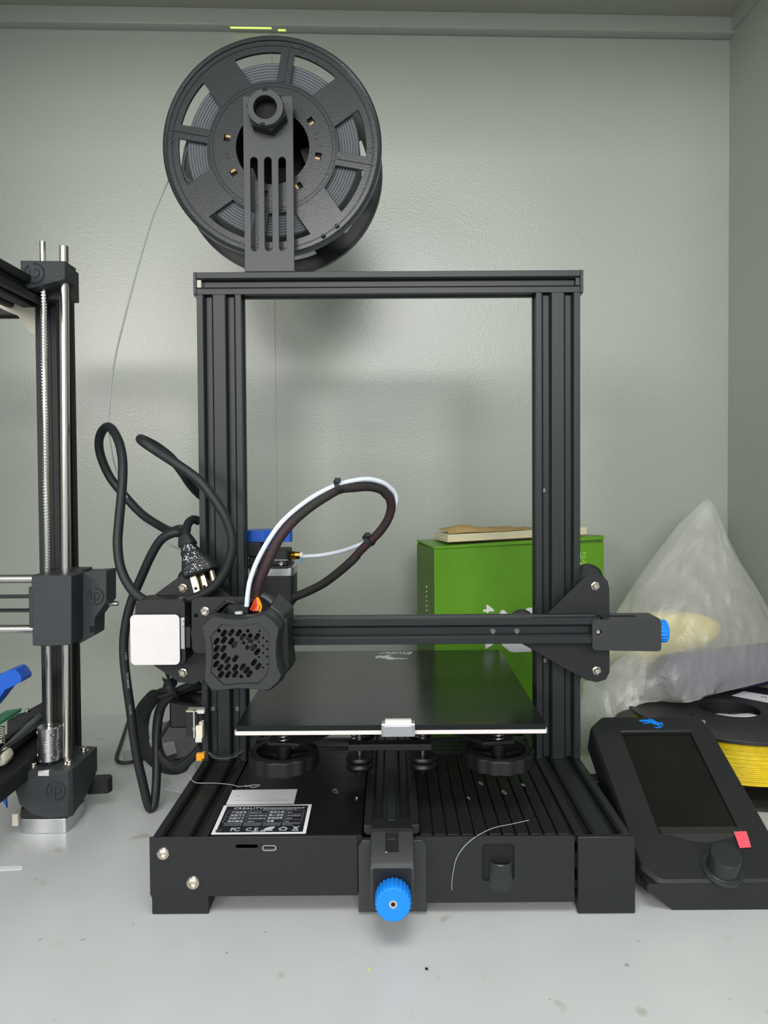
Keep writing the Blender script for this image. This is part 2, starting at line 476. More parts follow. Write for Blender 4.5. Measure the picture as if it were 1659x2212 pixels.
# base: two 40 mm extrusions, front plate, feet, central rail
def extrusion(name, w, h, axis, a0, a1, c, parent, mtl=None, **kw):
    g = G().prism(shift2(profile(w, h, **kw), *c), axis, a0, a1)
    return g.done(name, mtl or ANOD, parent, .35, 30)
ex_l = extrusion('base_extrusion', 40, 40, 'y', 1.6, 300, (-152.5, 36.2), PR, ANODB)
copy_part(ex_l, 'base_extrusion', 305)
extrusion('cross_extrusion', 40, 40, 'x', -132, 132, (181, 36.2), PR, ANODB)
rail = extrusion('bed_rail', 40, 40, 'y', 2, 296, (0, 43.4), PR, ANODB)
front = [(-174.5, 14.8), (-173.2, 12.0), (-173.2, 0.6), (-132.3, 0.6), (-132.3, 13), (-24.5, 13), (-24.5, 56.4), (-174.5, 56.4)]
fp = G().prism(front, 'y', 0, 1.6, [capsule(-104.5, 49.3, 16, 2.6, 0), capsule(-88.2, 48, 10.5, 4.2, 0)]).done('front_plate', SHEET, PR, .4)
G().box(-115, -94, 1.7, 6, 47, 52).done('card_slot', DARK, fp)
g = G().prism(capsule(-88.2, 48, 10.3, 4.0, 0, 8), 'y', .3, 6, [capsule(-88.2, 48, 8.9, 2.8, 0, 8)]); g.done('usb_socket', STEEL, fp)
G().box(-92, -84.5, 1.6, 6, 47.5, 48.5).done('socket_tongue', DARK, fp)
G().box(-95, -82, 6, 7, 44, 52).done('socket_back', DARK, fp)
button_screw((-164.6, 0, 44.6), (0, -1, 0), 4.9, fp)
button_screw((-143.4, 0, 23.2), (0, -1, 0), 5.2, fp)
for x in (-117, -29): cap_screw((x, 8, 13.2), (0, 0, -1), 2.6, 2, fp)
G().box(-173, -132.6, 1.6, 40, .6, 16).done('foot', PLASTM, PR, .8)
G().box(-173, -132.6, 250, 290, .6, 16).done('foot', PLASTM, PR, .8)
G().box(133, 173, 250, 290, .6, 16).done('foot', PLASTM, PR, .8)
# left electronics cover
cov = G().prism([(-132.2, 40), (-132.2, 52), (-130.5, 56.3), (-22, 56.3), (-20.5, 54), (-20.5, 40)], 'y', 1.7, 160).done('electronics_cover', SHEETD, PR, .3)
cap_screw((-28, 62, 56.3), (0, 0, 1), 1.6, .6, cov)
cap_screw((-127, 9, 56), (0, 0, 1), 2.2, .8, cov)
G().box(-131, -20, 1.7, 160, 14, 40).done('electronics_box', SHEETD, PR)
# right storage drawer with ribbed lid
dr_hole = rrect(64.8, 24, 88, 51, 3)
dw = G().prism(rrect(16.6, 8.2, 131.3, 56.4, 1), 'y', -1.6, .4, [dr_hole]).done('storage_drawer', SHEET, PR, .3)
G().box(63, 89.5, .6, 16, 13, 53).done('finger_recess', DARK, dw)
tongue = []
for i in range(13):
    t = i / 12; x = 70.3 + t * 16.6; b = math.sin(math.pi * t) ** .7 * 5.2
    tongue.append((x, b))
gr = [[(x, -1.2 - b * f, z) for x, b in tongue] for z, f in ((14.6, .0), (18, .2), (26, .6), (34, .95), (37.2, 1.1), (38.0, .9))]
G().sheet(gr, 1.6).done('finger_tab', SPOOLP, dw, .4)
G().box(17, 131, .4, 150, 9, 51.5).done('drawer_box', DARK, dw)
lid0 = G().box(18, 132.2, .6, 152, 50, 53.4).done('lid', RIBM, PR, .3)
rib = G().box(-4.3, 4.3, 2, 150, 53.0, 56.2).done('rib', RIBM, lid0, .7)
rib.location.x = 25 * S
for i in range(1, 11):
    copy_part(rib, 'rib', i * 10.0)
cap = G().prism([(133.4, .4), (174.6, .4), (174.6, 56.3), (133.4, 56.3)], 'y', -3.2, 1.5).done('end_cap', SHEET, PR, .8)
G().box(134, 174, 1.6, 42, .4, 16).done('foot', PLASTM, PR, .8)
# belt tensioner block on the front of the bed rail
tb = G().prism([(-24, 2.2), (25.1, 2.2), (25.1, 50), (22, 54.4), (-21, 54.4), (-24, 50)], 'y', -2.5, 2.6).done('tensioner_bracket', PLAST, PR, .6)
g = G()
g.prism(rrect(-15, 12, 15.2, 63.6, 2.2), 'y', -4, 12)
g.done('rail_cap', SHEET, PR, .5)
ty = [(-31, 20.8), (-31, 49.6), (-28.5, 52.2), (2, 63.6), (2, 20.8)]
tens = G().prism(ty, 'x', -15, 15.6).done('tensioner_body', PLAST, PR, 1.1, seg=3)
G().hexa([(-4.4, -20, 53.5), (4.8, -20, 53.5), (4.8, -5, 59.5), (-4.4, -5, 59.5),
          (-4.4, -20.6, 55.8), (4.8, -20.6, 55.8), (4.8, -5.6, 61.6), (-4.4, -5.6, 61.6)]).done('tensioner_window', DARK, tens)
G().hexa([(-2.6, -17.5, 55.9), (2.6, -17.5, 55.9), (2.6, -10, 58.8), (-2.6, -10, 58.8),
          (-2.6, -17.8, 56.8), (2.6, -17.8, 56.8), (2.6, -10.3, 59.8), (-2.6, -10.3, 59.8)]).done('tensioner_pulley', PLAST, tens)
cap_screw((-3.6, -19.5, 55.2), (0, -.4, 1), 1.3, .8, tens)
G().prism(rrect(-12.6, 23, 13.2, 49.5, 1.5), 'y', -31.6, -30).done('tensioner_face', SHEETD, tens, .3)
kn = knurl((.8, -31.4, 32.0), (0, -1, 0), 11.6, 12.5, 24, 2.9, .6).done('tensioner_knob', BLUE, PR, .25)
G().pipe((.8, -42, 32), (.8, -43.4, 32), 2.8, 1.45).done('knob_sleeve', STEEL, kn)
G().cyl((.8, -40, 32), (.8, -42.6, 32), 1.5).done('knob_bore', DARK, kn)

# uprights and top beam
up_l = extrusion('upright', 40, 20, 'z', 56.4, 479.6, (-152.5, 151), PR)
copy_part(up_l, 'upright', 305)
extrusion('top_beam', 20, 20, 'x', -172.5, 172.5, (151, 489.6), PR)
for sx in (-1, 1):
    x0, x1 = sorted((sx * 172.5, sx * 175.3))
    e = G().prism([(140.8, 479.4), (161.2, 479.4), (161.2, 499.8), (140.8, 499.8)], 'x', x0, x1).done('beam_end_cap', PLAST, PR, .5)
    xs = sorted((sx * 168.6, sx * 172.4))
    G().box(xs[0], xs[1], 142.2, 147.5, 486.3, 493).done('slot_insert', CREAMM if sx < 0 else PLAST, e, .2)
    G().prism([(sx * 172.4, 478.9), (sx * 175.2, 478.9), (sx * 172.4, 475.6)], 'y', 141.2, 160.8).done('cap_gusset', PLAST, e)
for x, z in ((140, 301.8), (140.6, 145.5), (-163.6, 103), (-140.8, 103)):
    cap_screw((x, 147.2, z), (0, -1, 0), 2.4, 1.2, PR, 'slot_screw', SLOTM)

# ---- heated bed: aluminium plate, glass, clip, springs and levelling wheels
bed = G().prism(rrect(-117.7, 23.2, 117.5, 258.4, 2.5), 'z', 121.8, 124.8).done('bed_plate', ALUW, PR, .4)
gl = G().prism(rrect(-116.4, 23.4, 116.4, 258.2, 1.5), 'z', 124.9, 128.9).done('glass_plate', GLASS, PR, .35)
writing('maker_word', 'Ender', 15, (24, 251.2, 128.95), (-1, 0, 0), (0, -1, 0), INKB, gl, .1, .28, bold=.12)
dr = [(-16.1,232.0,129.0),(-12.4,236.6,129.0),(-8.0,234.5,129.0),(-2.3,239.1,129.0),(0.6,237.4,129.0),(-2.8,234.8,129.0),(0.6,229.3,129.0),(3.9,226.1,129.0),(11.4,224.4,129.0),(18.9,223.4,129.0),(11.4,221.7,129.0),(2.0,222.0,129.0),(2.4,217.8,129.0),(0.6,219.4,129.0),(-1.6,220.9,129.0),(-2.9,218.0,129.0),(-3.7,222.1,129.0),(-7.0,224.9,129.0),(-9.3,222.6,129.0),(-8.4,226.4,129.0),(-11.3,228.0,129.0),(-13.6,225.0,129.0),(-16.0,226.2,129.0)]
G().prism([(p[0], p[1]) for p in dr], 'z', 128.95, 129.05).done('emblem', INKB, gl, 0, 0)
ws = [(-109.2,252.9,129.0),(-105.5,252.0,129.0),(-100.9,252.6,129.0),(-102.5,247.8,129.0),(-105.3,243.5,129.0),(-107.3,247.6,129.0)]
G().prism([(p[0], p[1]) for p in ws], 'z', 128.95, 129.05).done('warning_mark', INKW, gl, 0, 0)
clip = G()
prof = [(20.4, 121.0), (19.4, 121.6), (19.2, 130.2), (20.2, 131.2), (26.5, 131.2), (26.5, 130.2), (20.8, 130.0), (20.4, 129.2)]
clip.prism([(p[0], p[1]) for p in prof], 'x', -7, 17.8)
clip = clip.done('bed_clip', ALU, PR, .3)
G().hexa([(-4.4, 19.6, 130.4), (15.4, 19.6, 130.4), (15.4, 24, 130.6), (-4.4, 24, 130.6),
          (-4.4, 19.6, 133.6), (15.4, 19.6, 133.6), (15.4, 23.4, 134), (-4.4, 23.4, 134)]).done('clip_jaw', ALUW, clip, .6)
G().hexa([(-6.8, 18.6, 121.4), (17.6, 18.6, 121.4), (17.6, 19.4, 121.4), (-6.8, 19.4, 121.4),
          (-5.2, 18.6, 129.6), (16.0, 18.6, 129.6), (16, 19.4, 129.6), (-5.2, 19.4, 129.6)]).done('clip_spring', ALU, clip, .4)
wheel_me = None
for x in (-84.6, 84.8):
    for y in (52, 222):
        if wheel_me is None:
            w = knurl((0, 0, 87.8), (0, 0, 1), 26.6, 12.5, 14, 21.5, 1.2)
            w.cyl((0, 0, 88), (0, 0, 104), 6)
            for k in range(3):
                a = math.radians(30 + 120 * k); c, s_ = math.cos(a), math.sin(a)
                w.hexa([(c * 5 - s_ * 3.5, s_ * 5 + c * 3.5, 90), (c * 5 + s_ * 3.5, s_ * 5 - c * 3.5, 90), (c * 22 + s_ * 3.5, s_ * 22 - c * 3.5, 90), (c * 22 - s_ * 3.5, s_ * 22 + c * 3.5, 90),
                        (c * 5 - s_ * 3.5, s_ * 5 + c * 3.5, 96), (c * 5 + s_ * 3.5, s_ * 5 - c * 3.5, 96), (c * 22 + s_ * 3.5, s_ * 22 - c * 3.5, 96), (c * 22 - s_ * 3.5, s_ * 22 + c * 3.5, 96)])
            wheel_me = w.mesh('levelling_wheel')
        o = link('levelling_wheel', wheel_me, WHEEL, PR, .4); o.location = o.location + Vector((x, y, 0)) * S
        hp = [(x + 4.4 * math.cos(t * .62), y + 4.4 * math.sin(t * .62), 104 + t * .27) for t in range(62)]
        G().tube(hp, .6, 6, 1).done('bed_spring', SLOTM, PR)
        G().cyl((x, y, 100), (x, y, 122), 1.6, 10).done('bed_screw', SLOTM, PR)
# carriage under the bed
G().prism([(-97, 48), (-72, 44), (-28, 96), (28, 96), (72, 44), (97, 48), (97, 62), (40, 140), (97, 214), (97, 226), (72, 230), (28, 180), (-28, 180), (-72, 230), (-97, 226), (-97, 214), (-40, 140), (-97, 62)], 'z', 104.5, 107.5).done('bed_carriage', SHEETD, PR, .5)
for x in (-27, 27):
    for y in (100, 176):
        wv = G().lathe((x, y, 66), (0, 0, 1), [(3, 0), (11, 0), (12, 2), (12, 3), (10.4, 5.5), (12, 8), (12, 9), (11, 11), (3, 11)], 24).done('bed_roller', WHEEL, PR)
        G().cyl((x, y, 62), (x, y, 105), 2.5, 12).done('roller_bolt', SLOTM, wv)
for x in (-29.5, 25.5):
    hp = [(x + 2.6 * math.cos(t * .7), 62 + 2.6 * math.sin(t * .7), 100 + t * .24) for t in range(40)]
    G().tube(hp, .5, 6, 1).done('bed_spring', SLOTM, PR)
G().box(-34, 32, 50, 60, 99.2, 104.4).done('carriage_plate', SHEETD, PR, .5)
G().box(-2.9, 2.9, 6, 100, 64.2, 65.6).done('bed_belt', RUBB, PR)

# ---- X gantry: beam, plates, tensioner
pts = [(p[0] + 107, p[1] * 1.1 + 183.5) for p in profile(20, 20)]
xb = G().prism(pts, 'x', -166, 178).done('gantry_beam', ANOD, PR, .3)
for x in (87.5, 108):
    cap_screw((x, 102.5, 182.5), (0, -1, 0), 2.5, 1.2, xb, 'slot_screw', SLOTM)
G().box(-166, 172, 104, 110, 184.3, 185.6).done('gantry_belt', RUBB, PR)
pr = [(107.4,186.3),(136.6,192.4),(169.0,224.6),(173.2,227.4),(179.3,229.0),(186.2,227.3),(190.6,222.0),(192.0,215.5),(192.3,142.0),(189.1,135.5),(180.8,133.1),(172.0,135.2),(161.7,140.6),(123.4,162.9),(106.1,172.9),(104.1,180.2)]
bk = G().prism(pr, 'y', 117.8, 120.8).done('gantry_bracket', SHEET, PR, .4)
plp = [(-222.1,192.6),(-211.0,209.6),(-179.4,232.6),(-173.7,234.2),(-167.3,232.5),(-115.0,191.9),(-111.1,185.7),(-111.2,171.4),(-115.3,166.2),(-164.4,137.9),(-172.6,134.2),(-186.4,135.6),(-208.9,151.3),(-222.6,162.0)]
bkl = G().prism(plp, 'y', 117.8, 120.8).done('gantry_bracket', SHEET, PR, .4)
def roller(x, z, parent):
    w = G().lathe((x, 145, z), (0, 1, 0), [(2.6, 0), (9.5, 0), (12, 2.2), (12, 3.4), (10.2, 5.2), (10.2, 6.8), (12, 8.6), (12, 9.8), (9.5, 12), (2.6, 12), (2.6, 0)], 30).done('roller', PLASTM, parent)
    G().cyl((x, 121, z), (x, 145, z), 3.4, 16).done('spacer', ALU, w)
    return w
for x, z in ((182.6, 221.5), (182.6, 145), (121.5, 179.5)): roller(x, z, PR)
for x, z in ((-183, 221.5), (-183, 145)): roller(x, z, PR)
for b_, xs in ((bk, ((179.3, 218.2), (180.5, 143.8))), (bkl, ((-181.2, 218.8), (-182.2, 144.5)))):
    for x, z in xs:
        hex_nut((x, 117.8, z), (0, -1, 0), 4.3, 1.4, 1.2, b_, 'washer')
        G().lathe((x, 116.4, z), (0, -1, 0), [(2.9, 0), (2.9, 1.6), (2.2, 2.4), (0, 2.5)], 16).done('bolt_end', CHROME, b_)
tp = [(170.7, 166.8), (229.2, 165.6), (229.2, 192.6), (170.7, 193.0)]
def rpoly(pts, r, n=4):
    out = []; N = len(pts)
    for i in range(N):
        p0, p1, p2 = Vector(pts[i - 1]), Vector(pts[i]), Vector(pts[(i + 1) % N])
        d0, d2 = (p0 - p1).normalized(), (p2 - p1).normalized()
        a = d0.angle(d2) / 2; t = min(r / math.tan(a), (p0 - p1).length * .45, (p2 - p1).length * .45)
        A, B = p1 + d0 * t, p1 + d2 * t
        for k in range(n + 1):
            f = k / n; q = A * (1 - f) ** 2 + p1 * 2 * f * (1 - f) + B * f ** 2
            out.append((q.x, q.y))
    return out
tsr = G().prism(rpoly(tp, 3.2), 'y', 95, 98.5, [circ(176.5, 182, 2.4, 16)])
tsr.box(182, 229.2, 98.4, 126, 190.4, 192.8).box(182, 229.2, 98.4, 126, 165.8, 168.2).box(226.6, 229.2, 98.4, 126, 168, 190.5)
tsr = tsr.done('gantry_tensioner', PLAST, PR, .7)
G().prism(capsule(200, 111, 25, 6, 0), 'z', 192.2, 193.1).done('tensioner_slot', DARK, tsr)
G().box(183, 226, 100, 118, 168.5, 190).done('tensioner_core', PLASTM, tsr)
cap_screw((176.5, 99, 182), (0, -1, 0), 1.9, 1, tsr, 'screw', STEEL)
kx = knurl((229.4, 110.5, 179.6), (1, 0, 0), 9.2, 9.5, 20, 2.6, .6).done('tensioner_knob', BLUE, PR, .25)
# ---- X motor cover with the white plate, end-stop switch
mc = G().prism(rrect(-214.5, 158, -172.8, 213, 5), 'y', 92, 117.6).done('motor_cover', PLASTM, PR, 2.0, seg=3)
G().box(-214, -174, 121, 160, 162, 204).done('gantry_motor', PLASTM, PR, 2)
pt = G().prism(rrect(-218.0, 158.3, -176.2, 201.1, 4.2, 6), 'y', 89.9, 92.2).done('white_plate_backing', PLASTM, PR, .2)
G().prism(rrect(-217.7, 158.7, -176.5, 200.8, 4, 6), 'y', 88.4, 89.9).done('white_plate', WHITE, PR, .3, label='blank white square plate with rounded corners on the motor cover')
sw = G().box(-176, -172.6, 90, 104, 171.5, 198).done('end_stop_board', ALU, PR, .2)
G().box(-172.6, -168.6, 92, 104, 172, 189.5).done('switch_body', PLASTM, sw, .3)
G().tube([(-168.4, 94, 188), (-167.6, 94, 182), (-166.6, 94, 172)], (.8), 6, 4).done('switch_lever', STEEL, sw)
for z in (191.5, 195.5): cap_screw((-174.4, 90, z), (0, -1, 0), 1.3, .8, sw)
# ---- print head
cp = rpoly([(-167.4, 167), (-88, 167), (-88, 214.8), (-167.4, 214.8)], 6)
hd = G().prism(cp, 'y', 92, 95, [circ(-163.4, 199.2, 1.6, 14)]).done('head_plate', SHEET, PR, .4)
hex_nut((-155.6, 92, 203), (0, -1, 0), 4.2, 1.2, 1.5, hd, 'washer')
cap_screw((-155.6, 91, 203), (0, -1, 0), 2.9, 2.6, hd)
A0 = [(-136.2,210.4),(-130.6,209.4),(-126.0,208.5),(-120.4,207.9),(-114.3,207.7),(-104.9,209.1),(-95.5,211.6),(-89.9,207.8),(-83.9,200.7),(-84.4,196.9),(-85.8,190.8),(-86.4,181.4),(-85.4,169.6),(-82.4,162.5),(-84.3,158.2),(-91.4,151.7),(-96.1,150.8),(-103.2,152.1),(-117.2,152.7),(-126.6,151.7),(-133.7,151.0),(-138.4,151.9),(-143.4,159.1),(-142.9,163.8),(-142.1,172.3),(-141.7,184.1),(-142.3,191.2),(-143.4,198.2),(-144.3,202.0),(-141.0,206.2)]
cx = sum(p[0] for p in A0) / len(A0); cz = sum(p[1] for p in A0) / len(A0)
def ring(f, y, dx=0, dz=0): return [(cx + (p[0] - cx) * f + dx, y, cz + (p[1] - cz) * f + dz) for p in A0]
IN = [(-128.4,203.7),(-121.3,202.6),(-114.3,202.2),(-107.3,202.9),(-101.2,204.0),(-94.2,198.4),(-91.8,194.8),(-92.9,183.8),(-92.4,171.0),(-94.6,164.0),(-100.8,157.4),(-113.9,157.5),(-127.5,156.2),(-137.7,166.2),(-136.6,172.8),(-136.2,179.4),(-136.5,187.4),(-137.8,193.5)]
shroud = G()
shroud.loft([ring(1, 47), ring(1.0, 41), ring(.985, 37.5), ring(.95, 35.2)], False, False)
R0 = [shroud.bm.verts.new(p) for p in ring(.95, 35.2)]
o_loop = [(p[0], p[2]) for p in ring(.95, 35.2)]
shroud.prism(o_loop, 'y', 35.2, 37, [IN])
shroud.bm.verts.ensure_lookup_table()
bmesh.ops.delete(shroud.bm, geom=R0, context='VERTS')
bmesh.ops.remove_doubles(shroud.bm, verts=shroud.bm.verts, dist=.01)
shroud = shroud.done('fan_shroud', PLAST, PR, 0, 50)
body = G().loft([ring(1.0, 46.9), ring(1.0, 66), ring(1.03, 80, 1.2), ring(1.0, 91, 3)], False, False, skip=(0, 1, 2, 3, 4, 5)).done('shroud_side', PLAST, PR, 0, 50)
HL = []
big = [(-127.3,196.0),(-121.6,196.5),(-116.0,196.2),(-112.8,193.1),(-107.8,193.1),(-102.0,193.3),(-133.0,189.9),(-127.3,190.9),(-121.7,189.9),(-119.2,187.3),(-107.2,188.8),(-133.0,184.3),(-127.9,184.3),(-108.6,186.0),(-104.6,184.8),(-101.9,181.7),(-133.4,178.6),(-127.7,178.3),(-124.7,175.5),(-118.8,176.6),(-133.4,172.5),(-130.2,169.6),(-124.8,170.1),(-118.9,169.5),(-113.3,170.0),(-110.2,167.6),(-104.5,173.5),(-101.3,170.4),(-129.8,164.4),(-124.4,164.4),(-119.0,164.6),(-108.1,164.7)]
for p in big: HL.append(capsule(p[0], p[1], 6.4, 3.3, math.radians(54), 4))
sm = [(-131.0,198.0),(-109.0,197.8),(-112.1,188.6),(-114.5,162.9)]
for p in sm: HL.append(circ(p[0], p[1], 1.5, 10))
ti = [(-97.3,192.3),(-94.5,189.7),(-100.6,189.3),(-97.3,186.2),(-94.3,183.6),(-97.4,180.7),(-94.4,177.9),(-100.7,177.7),(-97.5,169.4),(-94.2,172.0),(-100.0,197.7)]
for p in ti: HL.append(circ(p[0], p[1], .85, 8))
gp = [(cx + (p[0] - cx) * .985, cz + (p[1] - cz) * .985) for p in IN]
G().prism(gp, 'y', 36.0, 37.6, HL).done('fan_grille', PLAST, shroud, 0, 40)
fan = G().box(-139, -91, 48, 50, 160, 208).done('fan_frame', DARK, PR)
fb = G().cyl((-113, 41, 184), (-113, 48, 184), 9, 24)
for k in range(9):
    a = 2 * math.pi * k / 9; c, s_ = math.cos(a), math.sin(a)
    P_ = lambda r_, t_, y_: (-113 + r_ * c - t_ * s_, y_, 184 + r_ * s_ + t_ * c)
    fb.hexa([P_(8, -2, 42), P_(20, -3.5, 42), P_(20, -3, 42.8), P_(8, -1.5, 42.8), P_(8, 2, 47), P_(20, 4, 47), P_(20, 4.5, 47.8), P_(8, 2.5, 47.8)])
fb.done('fan_blades', PLASTM, fan)
G().box(-140, -86, 58, 91.8, 162, 200).done('hot_end_block', DARK, PR, 2)
duct = G().hexa([(-98, 58, 203), (-84, 58, 198), (-80.6, 88, 198), (-96, 88, 203), (-95, 58, 214), (-84.5, 58, 206), (-80.5, 88, 207), (-93, 88, 219)]).done('blower_duct', PLAST, PR, 1.2)
side = [(-90.8,198.8),(-81.9,204.4),(-81.4,182.0),(-79.3,166.3),(-86.1,153.7),(-92.1,148.5)]
G().prism(side, 'y', 58, 88).done('side_duct', PLASTM, PR, 1.5)
rim = [(-141.2,52.0,207.7),(-136.5,78.0,213.1),(-134.7,80.0,213.5),(-126.3,80.0,210.8),(-123.1,70.0,209.9)]
G().tube(rim, .7, 6, 4).done('shroud_rim', PLAST, shroud)
G().box(-133, -116, 74, 90, 200, 211).done('connector_block', PLASTM, PR, .5)
for i, (p, m_) in enumerate((([(-112.6,66.0,208.3),(-111.1,68.0,211.3),(-110.3,72.0,214.7),(-110.6,76.0,217.9)], REDC), ([(-110.6,65.0,207.7),(-109.0,67.0,211.1),(-109.2,72.0,214.7),(-110.2,76.0,217.9)], REDC), ([(-106.7,64.0,207.9),(-105.9,66.0,212.0),(-107.3,70.0,215.4),(-109.9,76.0,218.2)], ORANGE), ([(-104.8,64.0,207.1),(-104.0,66.0,211.2),(-106.2,70.0,215.0),(-109.1,76.0,218.2)], ORANGE), ([(-108.5,64.0,207.9),(-107.0,66.0,211.6),(-108.2,71.0,214.9),(-109.9,76.0,218.2)], RED))):
    G().tube(p, .85, 6, 5).done('wire', m_, PR)
cl = [(-110.3,76.0,217.1),(-108.3,78.0,219.0),(-101.9,78.0,216.7),(-95.9,76.0,212.4)]
G().tube(cl, 3.2, 8, 4).done('cable_clamp', PLAST, PR)
G().cyl((-122, 66, 196), (-122, 66, 207), 3.2).done('tube_coupling', PTFE, PR)

# ---- extruder behind the left upright
EXM = G().prism(rpoly([(-135, 172), (-93, 172), (-93, 212), (-135, 212)], 5, 2), 'z', 192, 221).done('extruder_motor', PLASTM, PR, .6)
G().prism(rpoly([(-135, 171.8), (-92.8, 171.8), (-92.8, 212), (-135, 212)], 5, 2), 'z', 221, 229).done('motor_cap', ALU, EXM, .5)
G().box(-168, -96.5, 168, 214, 229, 231.4).done('extruder_bracket', SHEET, PR, .4)
eb = G().box(-134, -97.5, 170, 206, 231.4, 246).done('extruder_body', PLASTM, PR, 1.0)
G().box(-116, -97.3, 169.2, 172, 236.5, 237.3).done('body_seam', ALU, eb)
G().box(-146, -122, 168, 204, 240, 254).done('extruder_lever', PLASTM, PR, 1.5)
cap_screw((-103, 169.6, 233.5), (0, -1, 0), 2, 1.2, eb)
hex_nut((-97.4, 186, 239.4), (1, 0, 0), 4.4, 5.6, 1, eb, 'brass_fitting', BRASS)
G().lathe((-91.8, 186, 239.4), (1, 0, 0), [(1, 0), (3.7, 0), (3.7, 4.6), (1, 4.6)], 20).done('fitting_collar', BRASS, eb)
rg = G().pipe((-87.2, 186, 239.4), (-84.4, 186, 239.4), 3.2, 2).done('fitting_ring', WHITE, eb)
G().hexa([(-88.4, 184, 233.2), (-86.4, 184, 232.8), (-86.4, 188, 232.8), (-88.4, 188, 233.2), (-87.8, 184, 238), (-85.4, 184, 238), (-85.4, 188, 238), (-87.8, 188, 238)]).done('fitting_clip', BLUEL, rg, .3)
wing = [(-146, 178), (-132, 174), (-120, 175), (-114, 178.5), (-108, 178.5), (-104, 174.5), (-95.5, 173.5), (-93.5, 176), (-94, 184), (-104, 190), (-112, 202), (-126, 204), (-140, 196), (-146, 188)]
kb = G().prism(rpoly(wing, 3, 3), 'z', 253.6, 264.4).done('extruder_knob', BLUED, PR, .8)
G().cyl((-120, 188, 246), (-120, 188, 254), 6).done('knob_shaft', BLUED, kb)
# ---- tube and cable loom from the extruder to the head
pt_ = [(-85.5,186.0,237.9),(-82.0,186.0,238.4),(-66.3,180.0,240.0),(-46.2,168.0,244.9),(-29.1,154.0,251.8),(-20.1,147.0,256.6),(-7.2,139.0,267.7),(1.6,132.0,281.8),(5.4,128.0,292.3),(5.0,125.0,299.3),(0.9,120.0,305.1),(-7.0,113.0,310.5),(-18.4,106.0,313.1),(-29.6,100.0,312.1),(-39.5,95.0,309.9),(-47.3,92.0,307.2),(-61.3,86.0,300.1),(-75.1,80.0,290.4),(-88.6,74.0,277.8),(-99.0,70.0,262.8),(-107.3,67.0,247.0),(-112.7,66.0,232.0),(-114.7,66.0,220.6),(-115.6,66.0,211.3)]
G().tube(pt_, 2.0, 12, 6).done('feed_tube', PTFE, PR, label='white feed tube looping from extruder to head')
L1 = [(-103.3,182.0,195.1),(-94.7,178.0,199.3),(-78.6,172.0,206.4),(-62.6,165.0,215.2),(-46.9,158.0,227.4),(-35.3,152.0,237.9),(-30.1,150.0,243.6)]
L2 = [(-32.7,151.0,241.0),(-26.4,147.0,248.2),(-18.8,143.0,255.8),(-8.9,138.0,265.9),(-1.7,133.0,277.0),(1.4,128.0,288.0),(0.1,123.0,295.7),(-2.3,120.0,299.5)]
L3 = [(-1.5,121.0,298.2),(-7.2,116.0,303.7),(-17.5,109.0,306.6),(-29.7,101.0,306.2),(-41.9,95.0,304.9),(-52.8,90.0,299.0),(-64.7,85.0,291.3),(-75.1,80.0,282.8),(-80.4,78.0,277.9)]
L4 = [(-78.9,78.5,279.3),(-84.5,76.0,273.2),(-91.9,73.0,262.5),(-98.4,72.0,248.6),(-104.1,73.0,236.5),(-108.5,75.0,224.8),(-110.4,77.0,216.9)]
G().tube(L1, 4.1, 12, 6).done('cable_sleeve', BRAID, PR)
G().tube(L2, lambda t: 3.8 + .4 * t, 12, 6).done('cable_sleeve', BRAIDR, PR, label='reddish braided stretch of the cable sleeve')
G().tube(L3, 4.1, 12, 6).done('cable_sleeve', BRAID, PR)
G().tube(L4, lambda t: 4.1 + .4 * t, 12, 6).done('cable_sleeve', BRAIDR, PR)
for p in ([(-42.2,94.0,307.4),(-19.2,144.0,257.7)]):
    d = Vector((-.86, .2, -.45)) if p[2] > 290 else Vector((.6, -.2, .75))
    p = Vector(p); d.normalize()
    z_ = G().pipe(p - d * 1.8, p + d * 1.8, 6.6, 5.2, 16).done('cable_tie', PLASTM, PR)
    q = p + Vector((-1, -4.5, 5)); G().box(q.x - 2.4, q.x + 2.4, q.y - 2, q.y + 2, q.z - 2, q.z + 2).done('tie_head', PLASTM, z_, .5)
# ---- spool holder on the top beam
sl = [(-120.2,601.9),(-121.1,518.1),(-107.7,601.9),(-108.6,518.1),(-94.9,601.8),(-95.7,518.0)]
HH = [capsule(sl[i][0] + .5, (sl[i][1] + sl[i + 1][1]) / 2, sl[i][1] - sl[i + 1][1], 6.6, math.pi / 2, 6) for i in (0, 2, 4)]
sh = G().prism([(-129, 499.9), (-84.2, 499.9), (-84.2, 655.4), (-129, 655.4)], 'y', 141, 143.4, HH).box(-129, -84.2, 143.3, 162, 499.9, 502.2).done('spool_holder', HOLD, PR, .4)
ht = G().pipe((-106.4, 126, 637.6), (-106.4, 215, 637.6), 13.4, 10.4, 36).done('holder_tube', PLASTM, PR, .4)
G().cyl((-106.4, 136, 637.6), (-106.4, 214, 637.6), 10.5, 32).done('bore_shade', DARK, ht)  # dark plug painting in the shade inside the tube
fl = G().pipe((-106.4, 124.5, 637.6), (-106.4, 130, 637.6), 15.9, 10.4, 40).done('tube_collar', HOLD, PR, .5)
G().pipe((-106.4, 130, 637.6), (-106.4, 141, 637.6), 18.4, 13, 6).done('tube_nut', PLASTM, PR, .8)
G().box(-108.6, -104.2, 124.3, 125.6, 651.2, 653.8).done('collar_notch', DARK, fl)
G().box(-111, -106.6, 124.3, 125.6, 621.6, 624.2).done('collar_notch', DARK, fl)
